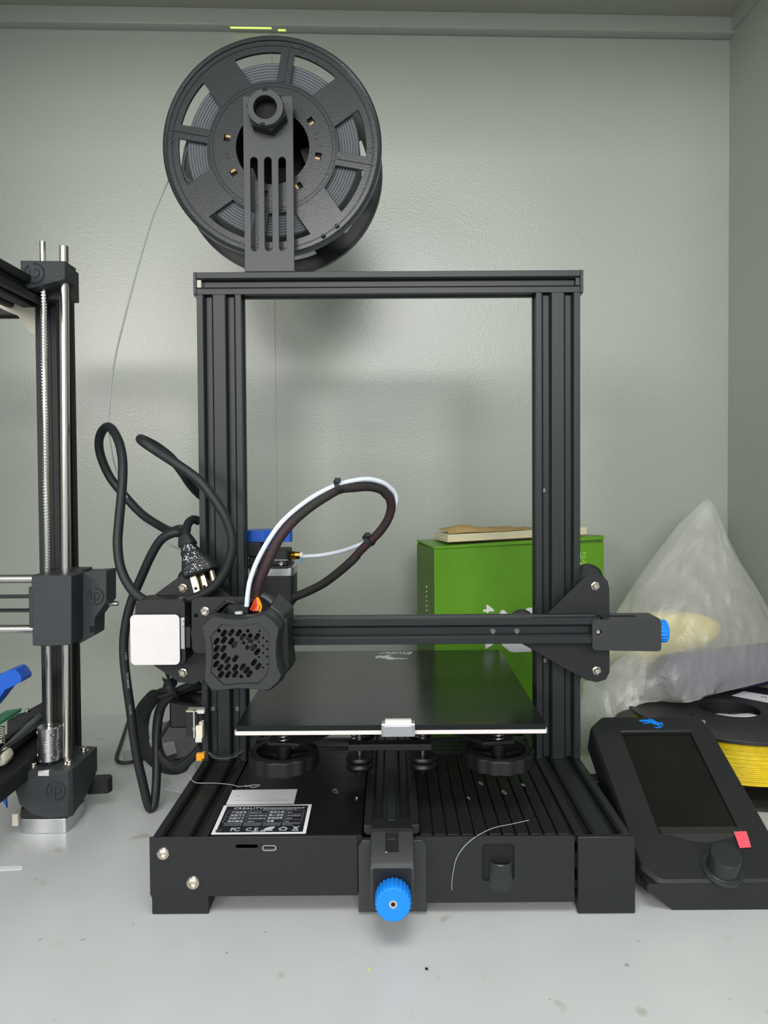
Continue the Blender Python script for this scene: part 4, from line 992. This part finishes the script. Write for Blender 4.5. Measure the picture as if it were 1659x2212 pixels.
G().prism([(.6, 88), (.6, 142), (22, 171), (BD - 4, 182), (BD - 2, 150), (30, 128)], 'x', -.15, .05).done('printed_leaf', mat('faded_green_print', '#5d7546', .45), bx, 0, 0)

ntp = thing('notepad', 'cream notepad with a torn kraft cover lying on the green box', 'notepad', (62, 340, 239))
ntp['_local'] = 1; ntp.rotation_euler = (math.radians(0), math.radians(-1.4), math.radians(15.2))
nb = G()
for i in range(6): nb.box(-1 + .5 * math.sin(i * 2.2), 178 + .6 * math.sin(i * 1.7), -20 + .4 * math.sin(i), 28, .6 + i * 1.35, .6 + i * 1.35 + 1.2)
nb.done('page_block', PAGE, ntp, .2)
G().box(-1.6, 178.4, -20.4, 28.2, 0, .6).done('back_cover', KRAFT, ntp)
cvg = []
for j in range(9):
    row = []
    for i in range(28):
        u, v = i / 27, j / 8
        x = 2 + u * 116; y = -17 + v * 44 + 2.5 * math.sin(u * 9)
        z = 9.8 + 8.5 * max(0, math.sin(u * 5.3 + .5)) * (1 - v * .5) + 2.2 * noise.noise((u * 7, v * 3, 1)) + (4 * math.sin(math.pi * min(1, max(0, (u - .35) / .55))) if v < .4 else 0)
        z = max(z, 9.2); row.append((x, y, 9.2 + (z - 9.2) * min(1, .1 + v * 3.2)))
    cvg.append(row)
G().sheet(cvg, .35).done('torn_cover', KRAFT, ntp, 0, 70, label='crumpled brown paper cover')

# ------------------------------------------------------------------ yellow filament spool lying flat in the corner
YC = (362.0, 257.0); YR = 105.0
ys = thing('filament_spool', 'spool of bright yellow filament lying flat behind the control panel', 'filament spool', (YC[0], YC[1], 0))
yc = (YC[0], YC[1], 0)
G().lathe(yc, (0, 0, 1), [(29, 0), (YR - 1.5, 0), (YR, .8), (YR, 2.8), (YR - 1, 3.6), (29, 3.6), (29, 0)], 96).done('bottom_flange', SPOOLB, ys, 0, 40)
G().lathe(yc, (0, 0, 1), [(30, 61.4), (YR - 1, 61.4), (YR, 62.2), (YR, 64.6), (YR - 1, 65.6), (31.5, 65.6), (30, 64.4), (30, 61.4)], 96).done('top_flange', SPOOLB, ys, 0, 40)
G().pipe((YC[0], YC[1], 3.4), (YC[0], YC[1], 61.6), 33, 30, 60).done('hub', DARK, ys)
prof = [(33, 4)]
z = 20.0; r0 = 95.5
prof += [(60, 4), (88, 19.6), (r0 - 1, 19.8)]
while z < 59.5:
    for f, d in ((.2, .55), (.5, .85), (.8, .55), (1, 0)): prof.append((r0 + d + .5 * math.sin(z * 1.7), z + 1.9 * f))
    z += 1.9
prof += [(r0, 61.3), (33, 61.3)]
stuff(G().lathe(yc, (0, 0, 1), prof, 96).done('wound_filament', FILY, ys, 0, 60, label='bright yellow filament windings'))
lb = [(384.4, 298.7), (405.5, 314.3), (440, 287), (421, 262.5)]
G().hexa([(p[0], p[1], 65.65) for p in lb] + [(p[0], p[1], 65.9) for p in lb]).done('label', PAPER, ys, 0, 0, label='white label on the top flange')
writing('lettering', 'PLA', 7.5, (413.0, 291.4, 65.95), (.80, -.60, 0), (.60, .80, 0), INK, ys, .06, bold=.05)
G().cyl((313.5, 236.8, 65.2), (313.5, 236.8, 66), 2.4, 16).done('flange_hole', DARK, ys)
pk = []
for j in range(9):
    v = j / 8; row = []
    for i in range(17):
        u = i / 16; a = -1 + 2 * u
        row.append((YC[0] - 1 + a * 23.5, YC[1] - 26.5 + v * 19 + 7 * a * a * (1 - .4 * v), 64.6 - v * 3.4 - 1.8 * a * a + .5 * math.sin(u * 9)))
    pk.append(row)
silica = tag(G().sheet(pk, 1.0).done('desiccant_packet', STICK, None, .4, 70), 'white desiccant packet with black writing tucked into the hub of the yellow spool', 'packet')
writing('lettering', 'DO NOT EAT', 6.2, (YC[0] + 19, YC[1] - 13, 63.9), (-1, 0.02, 0.0), (0, -.98, .17), INK, silica, .1)

# ------------------------------------------------------------------ translucent bag and what is in it
def lerp(a, b, t): return tuple(x + (y - x) * t for x, y in zip(a, b))
bot = [(211.0,285.0,8.6),(217.4,282.0,15.9),(224.0,278.0,21.9),(232.0,274.0,34.6),(241.9,270.0,50.2),(251.3,268.0,61.9),(257.2,266.0,69.6),(264.2,266.0,71.6)] + [(282.8,278.8,67.5),(296.1,273.5,67.5),(306.8,268.4,67.5),(319.9,269.7,67.5),(331.8,277.7,67.5),(348.0,297.9,67.5),(366.9,313.6,67.5),(381.7,316.9,67.5),(410.8,333.1,67.5),(438.1,344.1,67.5),(459.6,351.5,67.5)]
rowsL = [(206.5,300.0,46.7),(206.9,310.0,80.8),(239.7,325.0,114.3),(257.8,335.0,141.9),(280.4,345.0,171.8),(301.0,355.0,196.3),(322.7,366.0,219.5),(341.5,377.0,237.6),(358.7,386.0,254.6),(375.4,392.0,267.4),(392.6,397.0,281.6),(400.8,400.0,285.0)]
rowsR = [(466.1,335.0,88.5),(469.8,342.0,103.3),(467.4,348.0,123.0),(462.8,352.0,137.2),(449.9,362.0,166.8),(444.8,370.0,180.9),(436.1,378.0,199.2),(431.5,384.0,211.2),(423.9,390.0,232.0),(419.7,395.0,248.4),(411.5,399.0,271.5),(403.6,401.0,284.3)]
RA, RB_, RR_ = Vector((306, 285, 91.5)), Vector((446, 338, 92)), 24.4
bag = G(); NB = 66
def along(poly, u):
    P = [Vector(p) for p in poly]; L = [0]
    for a, b in zip(P, P[1:]): L.append(L[-1] + (b - a).length)
    t = u * L[-1]
    for i in range(len(P) - 1):
        if t <= L[i + 1] or i == len(P) - 2:
            return P[i].lerp(P[i + 1], (t - L[i]) / max(1e-9, L[i + 1] - L[i]))
rows = [[along(bot, i / NB) for i in range(NB + 1)]]
fine = []
for k in range(len(rowsL) - 1):
    for q_ in range(3): fine.append((lerp(rowsL[k], rowsL[k + 1], q_ / 3), lerp(rowsR[k], rowsR[k + 1], q_ / 3)))
fine.append((rowsL[-1], rowsR[-1]))
prev_mid = rows[0]
for k, (L_, R_) in enumerate(fine):
    t = k / (len(fine) - 1); row = []
    for i in range(NB + 1):
        u = i / NB; p = Vector(lerp(L_, R_, u))
        bulge = math.sin(math.pi * min(1, max(0, u))) ** .7 * (1 - t) ** .75 * 62 * (1 - .25 * max(0, u - .6))
        base = along(bot, u)
        p.y -= bulge
        if t < .25:                                     # settle onto the crumpled lower edge
            w_ = (1 - t / .25) ** 2
            p = p.lerp(Vector((base.x * .6 + p.x * .4, base.y - 4 * math.sin(math.pi * u), base.z + (p.z - base.z) * .35 + 6)), w_ * .7)
        cr = noise.noise(p * .022) * 9 + abs(noise.noise(p * .045 + Vector((5, 1, 2)))) * 8 - abs(noise.noise(p * .09)) * 3.5
        cr -= max(0, 1 - abs(noise.noise(p * .031 + Vector((9, 3, 7)))) * 9) * 5
        p.y += cr * (1 - t * .7) * min(1, 4 * u, 4 * (1 - u) + .3)
        if p.x > RA.x - 16:
            f = min(1, max(0, (p.x - RA.x) / (RB_.x - RA.x))); c_ = RA.lerp(RB_, f); dz = p.z - c_.z; q = RR_ + 3.2
            edge = min(1, max(0, (p.x - RA.x + 16) / 16)) ** .5
            if dz < -q * .2: lim = c_.y - q * (.97 if dz > -q * .75 else .75)
            elif dz < q: lim = c_.y - math.sqrt(max(0, q * q - dz * dz)) * .999
            else: lim = c_.y + (dz - q) * 1.6
            if dz < q + 30: p.y = min(p.y, lim + (1 - edge) * 22)
        row.append(p)
    rows.append(row)
bagf = rows
back_rows = []
for k, row in enumerate(rows):
    t = k / (len(rows) - 1); br = []
    for i, p in enumerate(row):
        u = i / NB; e = min(1, 5 * u, 5 * (1 - u)) ** .5
        yb = p.y + (440 - p.y) * e * (1 - t) ** .8 * .9 * min(1, max(0, (p.x - 268) / 30)) + .4
        br.append(Vector((p.x, min(yb, 452), max(p.z, .6))))
    back_rows.append(br)
R1 = [[bag.bm.verts.new((p.x, p.y, max(p.z, .5))) for p in r] for r in bagf]
R2 = [[bag.bm.verts.new(p) for p in r] for r in back_rows]
for RR in (R1, R2):
    for a, b in zip(RR, RR[1:]):
        for i in range(NB): bag.bm.faces.new((a[i], a[i + 1], b[i + 1], b[i]))
fold = []
for j in range(10):
    v = j / 9; row = []
    for i in range(14):
        u = i / 13
        q = along(bot, u * .34); p = Vector((q.x + 4 * v, q.y + 9 + 5 * noise.noise((u * 6, v * 4, 3)), q.z + 2 + v * (72 - 30 * u)))
        row.append(p)
    fold.append(row)
for k in range(len(R1) - 1):
    bag.bm.faces.new((R1[k][0], R1[k + 1][0], R2[k + 1][0], R2[k][0]))
    bag.bm.faces.new((R1[k][NB], R1[k + 1][NB], R2[k + 1][NB], R2[k][NB]))
pb = tag(bag.done('plastic_bag', BAGM, None, 0, 60), 'crumpled translucent white bag rising to a point in the corner', 'bag')
fo = G().sheet(fold, 3.0).done('gathered_fold', BAGM, pb, 0, 60)
d_ = (RB_ - RA).normalized(); RL = (RB_ - RA).length
tag(G().lathe(RA, d_, [(7, 4), (8, 1), (20, 0), (23, 1), (RR_ - .4, 4), (RR_, 9), (RR_, 60), (RR_ - .5, RL), (0, RL)], 40).done('fabric_roll', PURPLE, None, 0, 50), 'lilac-grey roll lying inside the translucent bag', 'roll')
lump = G()
rings = []
for j in range(13):
    t = j / 12; x = 238 + t * 152; h = 30 * math.sin(math.pi * (t * .86 + .1)) ** .6; yy = 322 + t * 26
    rings.append([(x, yy + 22 * math.cos(a) * math.sin(math.pi * (t * .9 + .06)) ** .5 + 2 * noise.noise((t * 5, a, 0)), 116 + 15 * t + h * 1.0 * math.sin(a) + 4 * noise.noise((t * 4, math.cos(a) * 2, math.sin(a) * 2))) for a in [2 * math.pi * k / 18 for k in range(18)]])
lump.loft(rings)
tag(lump.done('wrapped_bundle', YELLOWP, None, 0, 70), 'pale yellow bundle inside the bag above the lilac roll', 'bundle')

# ------------------------------------------------------------------ the second printer, cut off by the left edge of the frame
LP = thing('printer', 'black and steel 3D printer with upright rods at the left edge', '3D printer', (-320, 160, 0))
def emblem(c, r, right, upv, parent):
    R, U = Vector(right), Vector(upv); c = Vector(c)
    P = lambda x, y: c + R * (x * r) + U * (y * r)
    g = G()
    g.tube([P(math.cos(t), math.sin(t)) for t in [math.radians(125 + 10 * i) for i in range(34)]], r * .09, 6, 2)
    g.tube([P(-.5, .55), P(-.5, -.05), P(-.38, -.3), P(-.1, -.36), P(.05, -.36)], r * .08, 6, 4)
    g.tube([P(-.08, .42), P(-.08, -.9)], r * .08, 6, 1)
    g.tube([P(-.08, .42), P(.25, .42), P(.46, .26), P(.5, .05), P(.44, -.2), P(.2, -.36), P(-.05, -.36)], r * .08, 6, 4)
    return g.done('emblem', PRINTED, parent, 0, 60)
# Z motor with its printed holder
G().prism(rpoly([(-331, 122), (-288.5, 122), (-288.5, 164), (-331, 164)], 4.5, 2), 'z', 0, 13.2).done('lift_motor', ALU, LP, .5)
G().prism(rpoly([(-331, 122.6), (-289.2, 122.6), (-289.2, 163.4), (-331, 163.4)], 4, 2), 'z', 13.2, 22).done('lift_motor_body', PLASTM, LP, .3)
hold = G()
o_ = [(-338.5, 121.4), (-287.2, 121.4), (-284, 125), (-284, 180), (-338.5, 190)]
hold.prism(o_, 'z', 50, 56.4)
hold.prism([(-338.2, 55), (-287.4, 55), (-287.4, 14.6), (-306, 14), (-320, 18), (-330, 26)], 'y', 121.6, 126)
hold.hexa([(-290, 121.8, 14.4), (-287, 121.8, 14.4), (-284.2, 125, 14.4), (-290, 125, 14.4), (-290, 121.8, 55), (-287, 121.8, 55), (-284.2, 125, 55), (-290, 125, 55)])
hold.prism([(124.6, 55), (180, 55), (180, 34), (152, 20), (124.6, 14.4)], 'x', -290, -284.1)
hold = hold.done('motor_holder', PRINTED, LP, .6)
emblem((-297.5, 121.4, 38.5), 8.2, (1, 0, 0), (0, 0, 1), hold)
for x, y in ((-322, 132), (-292, 137), (-292, 168), (-322, 165)):
    G().cyl((x, y, 56.4), (x, y, 57.2), 4.4, 18).done('washer', STEEL, LP)
    cap_screw((x, y, 57), (0, 0, 1), 2.8, 3, LP)
G().box(-313, -303, 120.8, 122, 52, 57).done('holder_notch', ALU, hold, .3)
G().prism(rpoly([(-292, 172), (-272, 174), (-270, 181), (-274, 186), (-292, 184)], 3, 3), 'z', 13, 27).done('strap_loop', PLASTM, LP, .8)
# rods, lead screw, coupler
G().cyl(*[(-296.2,142.0,56.3),(-291.3,142.0,523.8)], 4.1, 28).done('guide_rod', STEEL, LP, .4)
ls = [(-311.8,142.0,76.0),(-310.3,142.0,528.0)]
a_, b_ = Vector(ls[0]), Vector(ls[1]); Ld = (b_ - a_).length
G().cyl(a_, b_, 2.6, 20).done('lead_screw', STEEL, LP)
zd = (b_ - a_).normalized()
th = [a_ + zd * (150 + t * .55) + Vector((2.7 * math.cos(t * 1.25), 2.7 * math.sin(t * 1.25), 0)) for t in range(500)]
G().tube(th, .5, 5, 1).done('screw_thread', ALU, LP)
cc = [(-311.5,141.0,59.3)][0]
pf = [(2.7, 0), (9.3, 0), (10, .7), (10, 9)]
for i in range(5): pf += [(10, 9.6 + i * 2.2), (8.6, 9.8 + i * 2.2), (8.6, 10.6 + i * 2.2), (10, 10.8 + i * 2.2)]
pf += [(10, 30), (9.2, 30.8), (2.7, 30.8)]
cpl = G().lathe(cc, (0, 0, 1), pf, 40).done('shaft_coupler', ALU, LP, 0, 30)
for z in (5, 25.5):
    for dx, dy in ((6.4, -7.6), (-9.6, -2.2)):
        v = Vector((dx, dy, 0)).normalized()
        G().lathe(Vector(cc) + v * 9.6 + Vector((0, 0, z)), v, [(2.1, 0), (2.1, .7), (1.3, .7), (1.2, .3), (0, .2)], 14).done('set_screw', STEEL if dx > 0 else ALU, cpl)
G().cyl((cc[0], cc[1], 52), (cc[0], cc[1], 58), 2.5, 14).done('motor_shaft', STEEL, LP)
# frame
extrusion('frame_upright', 20, 40, 'z', 40, 498, (-320, 186), LP, PLASTM)
extrusion('frame_rail', 40, 20, 'y', -160, 188, (-335, 484.5), LP, PLASTM)
extrusion('base_rail', 20, 20, 'y', -140, 200, (-345, 70), LP, PLASTM)
extrusion('frame_crossbar', 20, 20, 'x', -480, -346, (200, 484), LP, PLASTM)
G().prism([(-362, 479.5), (-329, 479.5), (-329, 449.5), (-334, 451), (-345, 467), (-357, 472), (-362, 474.5)], 'y', 164, 168).done('corner_bracket', CREAMM, LP, .4)
# top rod holder
th_ = G()
th_.prism([(-324.2, 507.5), (-284.8, 507.0), (-284.8, 491.2), (-318, 482.6), (-324.2, 486.4)], 'y', 129, 152)
th_.box(-318, -288.3, 150, 166, 478.6, 506.5)
th_ = th_.done('rod_holder', PRINTED, LP, .6)
emblem((-312.0, 128.9, 496.2), 8.6, (1, 0, 0), (0, 0, 1), th_)
# X carriage end
ce = G().prism([(-316, 168), (-300, 167.2), (-281.6, 168.6), (-280.6, 229.8), (-316, 230.3)], 'y', 121.6, 152).done('carriage_end', PRINTED, LP, .8)
G().box(-318, -284, 152, 176, 172, 231).done('carriage_block', PRINTED, LP, .8)
ih = [(-285.4,228.3),(-278.7,229.2),(-259.2,230.7),(-259.6,202.3),(-270.5,187.5),(-271.1,171.7),(-278.8,167.5),(-284.8,164.2),(-286.5,164.2)]
cb = G().prism(ih, 'y', 146, 170).done('idler_holder', PRINTED, LP, .8)
emc = [(-269.7,207.4)][0]
emblem((emc[0], 145.9, emc[1]), 7.4, (1, 0, 0), (0, 0, 1), cb)
hs = [(-275.2,180.3),(-271.5,174.3)]
G().box(hs[0][0], hs[1][0], 145.6, 147, hs[1][1], hs[0][1]).done('holder_slot', DARK, cb)
G().box(-322, -272, 170, 176, 190, 229).done('carriage_back', PRINTED, LP, .8)
G().cyl((-262, 158, 198.6), (-253.5, 158, 198.6), 2.3, 14).done('idler_bolt', STEEL, LP, .3)
G().box(-322, -316, 128, 150, 182, 219).done('belt_guide', PRINTED, LP, 1)
for z in (225.2, 179.8): G().cyl((-560, 137, z), (-312, 137, z), 4.0, 28).done('carriage_rod', STEEL, LP)
for z, sgn in ((209.6, -1), (196.2, 1)):
    bt = G().box(-560, -317, 134, 140, z - .9, z + .9)
    for i in range(110): x = -560 + i * 2.2; bt.box(x, x + 1.1, 134, 140, *sorted((z + sgn * .9, z + sgn * 1.7)))
    bt.done('carriage_belt', RUBB, LP, 0, 0)
# bed mechanism low on the left
blk = [(-381.6,205.0,76.0),(-375.2,205.0,76.9),(-362.1,205.0,83.8),(-351.8,205.0,89.8),(-344.4,205.0,90.2),(-341.7,205.0,86.0),(-342.8,205.0,25.3),(-382.9,205.0,11.5)]
G().prism([(p[0], p[2]) for p in blk], 'y', 200, 222).done('rod_block', PLASTM, LP, 1.5)
G().hexa([(-352, 40, 48), (-322, 40, 48), (-322, 200, 48), (-352, 200, 48), (-352, 40, 60), (-322, 40, 60), (-322, 200, 72), (-352, 200, 72)]).done('bed_frame', PLASTM, LP, 1)
br_ = [(-346.7,196.0,80.1),(-341.4,120.0,75.1)]
G().cyl(br_[0], br_[1], 4.0, 22).done('bed_rod', FILG, LP)
wn = [(-337.2,112.0,74.1)][0]
G().lathe((wn[0], wn[1], wn[2]), Vector(br_[1]) - Vector(br_[0]), [(0, -6), (5, -6), (6.4, -3), (6.4, 8), (5, 11), (0, 11)], 8).done('rod_clamp', CREAMM, LP, .8)
cap_screw([(-360.5,200.0,84.9)][0], (0, -.3, 1), 2.4, 2, LP)
sc = [(-345.3,120.0,89.2)][0]
G().tube([(sc[0] + 3.6 * math.cos(t * .7), sc[1] + 3.6 * math.sin(t * .7), sc[2] - 8 + t * .26) for t in range(60)], .6, 6, 1).done('bed_spring', STEEL, LP)
pc_ = [(-356.2,118.0,101.5),(-340.7,118.0,103.8),(-341.5,118.0,100.5),(-356.2,118.0,98.2)]
G().prism([(p[0], p[2]) for p in pc_], 'y', 100, 150).done('bed_board', PCB, LP, .3)
bl = [(-356.1,140.0),(-339.9,145.2),(-331.0,149.6),(-325.3,151.6),(-322.1,151.1),(-319.3,147.9),(-317.0,143.8),(-317.5,140.6),(-330.9,134.2),(-340.4,122.1),(-356.8,103.5)]
G().prism(bl, 'y', 104, 122).done('fan_duct', BLUED, LP, 1.2, label='blue printed duct')
bs = [(-349.2,38.9),(-340.1,47.9),(-338.9,25.2),(-343.6,33.5),(-349.5,27.4)]
G().prism(bs, 'y', 117, 119).done('blue_wire', BLUED, LP, .3)
wc = [(-335.9,121.0,8.5),(-330.7,121.0,19.2)][0]
G().box(-337, -331.4, 121, 132, 7, 18).done('motor_plug', CREAMM, LP, .8)

# ------------------------------------------------------------------ papers, film and crumbs on the shelf
def flat_sheet(name, pts, z, lab, cat, m_, th=.4, group=None):
    return tag(G().prism([(p[0], p[1]) for p in pts], 'z', z, z + th).done(name, m_, None, 0, 0), lab, cat, group)
flat_sheet('paper_sheet', [(-230.4,212.0,0.0),(-227.3,229.9,0.0),(-232.3,236.9,0.0),(-233.0,248.8,0.0),(-216.7,276.0,0.0),(-209.8,259.4,0.0),(-203.9,200.7,0.0),(-213.9,205.2,0.0)], .3, 'white paper sheet lying under the left side of the base', 'paper', PAPER)
gs = tag(G().hexa([(-293, 372, .4), (-246, 285, .4), (-205, 300, .4), (-215, 388, .4), (-291, 372, 14), (-246, 287, 1.2), (-207, 300, 6), (-215, 386, 22)]).done('antistatic_bag', GREYBAG, None, 1.5), 'grey plastic packet lying behind the curled ribbon cable', 'packet')
lb_ = G().prism([(p[0], p[1]) for p in [(-266.2,312.5,10.0),(-252.8,321.1,10.0),(-238.6,285.2,10.0),(-247.7,274.6,10.0),(-257.3,284.1,10.0)]], 'z', 9.7, 10.1)
lb_.done('label', PAPERG, gs, 0, 0, label='light label on the grey packet')
flat_sheet('paper_slip', [(-310.0,314.2,0.0),(-302.4,321.2,0.0),(-290.4,293.1,0.0),(-299.9,289.3,0.0)], .2, 'small white slip inside the loop of thin black strap', 'paper slip', PAPERG)
tag(G().tube([(-335.6,403.2,5.0),(-329.0,375.4,4.0),(-320.0,338.5,3.0),(-309.4,295.4,2.4),(-302.1,281.5,2.0),(-293.5,277.5,2.0),(-285.7,281.2,2.0),(-279.2,287.8,2.0),(-271.6,291.5,2.6)], 2.0, 8, 6, flat=(0, 0, 1)).done('cable_strap', RUBB, None), 'thin black strap bent in a triangle on the shelf beside the ribbon cable', 'strap')
tag(G().tube([(-224.3,190.0,18.6)] + [(-178.9,107.8,58.0)] + [(-166, 92, 57.6), (-150, 91, 57.4), (-135, 88, 57.3), (-127, 84, 57.2), (-121, 85, 57.6), (-115, 82, 57.4), (-110, 85, 57.8), (-116, 84.5, 58.2), (-122, 83, 57.6)], .3, 6, 6).done('plastic_string', FILC, None), 'fine grey string of waste filament lying across the left rail', 'string')
tag(G().tube([(103, 22, 56.7), (90, 16, 56.9), (72, 5, 58.5), (56, -3.5, 54), (47, -5, 44), (44, -4.5, 33), (43, -3, 24), (43, -2.4, 18)], .28, 6, 7).done('plastic_string', FILC, None), 'fine grey string hanging over the drawer front beside the finger recess', 'string')
def crumb(p, r, lab, m_, seed):
    g = G(); rn = random.Random(seed)
    bmesh.ops.create_icosphere(g.bm, subdivisions=1, radius=r)
    for v in g.bm.verts: v.co = v.co * rn.uniform(.7, 1.2); v.co.z *= .6
    g.xform(Matrix.Translation((p[0], p[1], r * .55)))
    return tag(g.done('plastic_crumb', m_, None, 0, 0), lab, 'crumb', 'plastic crumbs on the front of the shelf')
crumb((-14.9, -60.6), .9, 'tiny yellow-green crumb on the shelf in front of the printer', mat('lime_plastic', '#cfe04a', .5), 1)
crumb((21.8, -61), 1.2, 'tiny black crumb on the shelf in front of the printer', PLASTM, 2)
flat_sheet('plastic_strip', [(-329.4,65.9,0.0),(-301.7,67.7,0.0),(-298.7,65.5,0.0),(-298.5,62.0,0.0),(-325.9,59.6,0.0)], .2, 'edge of a thin clear plastic strip at the left, its highlight painted white', 'plastic strip', PAPER)  # opaque white stands in for the highlight along a clear plastic edge
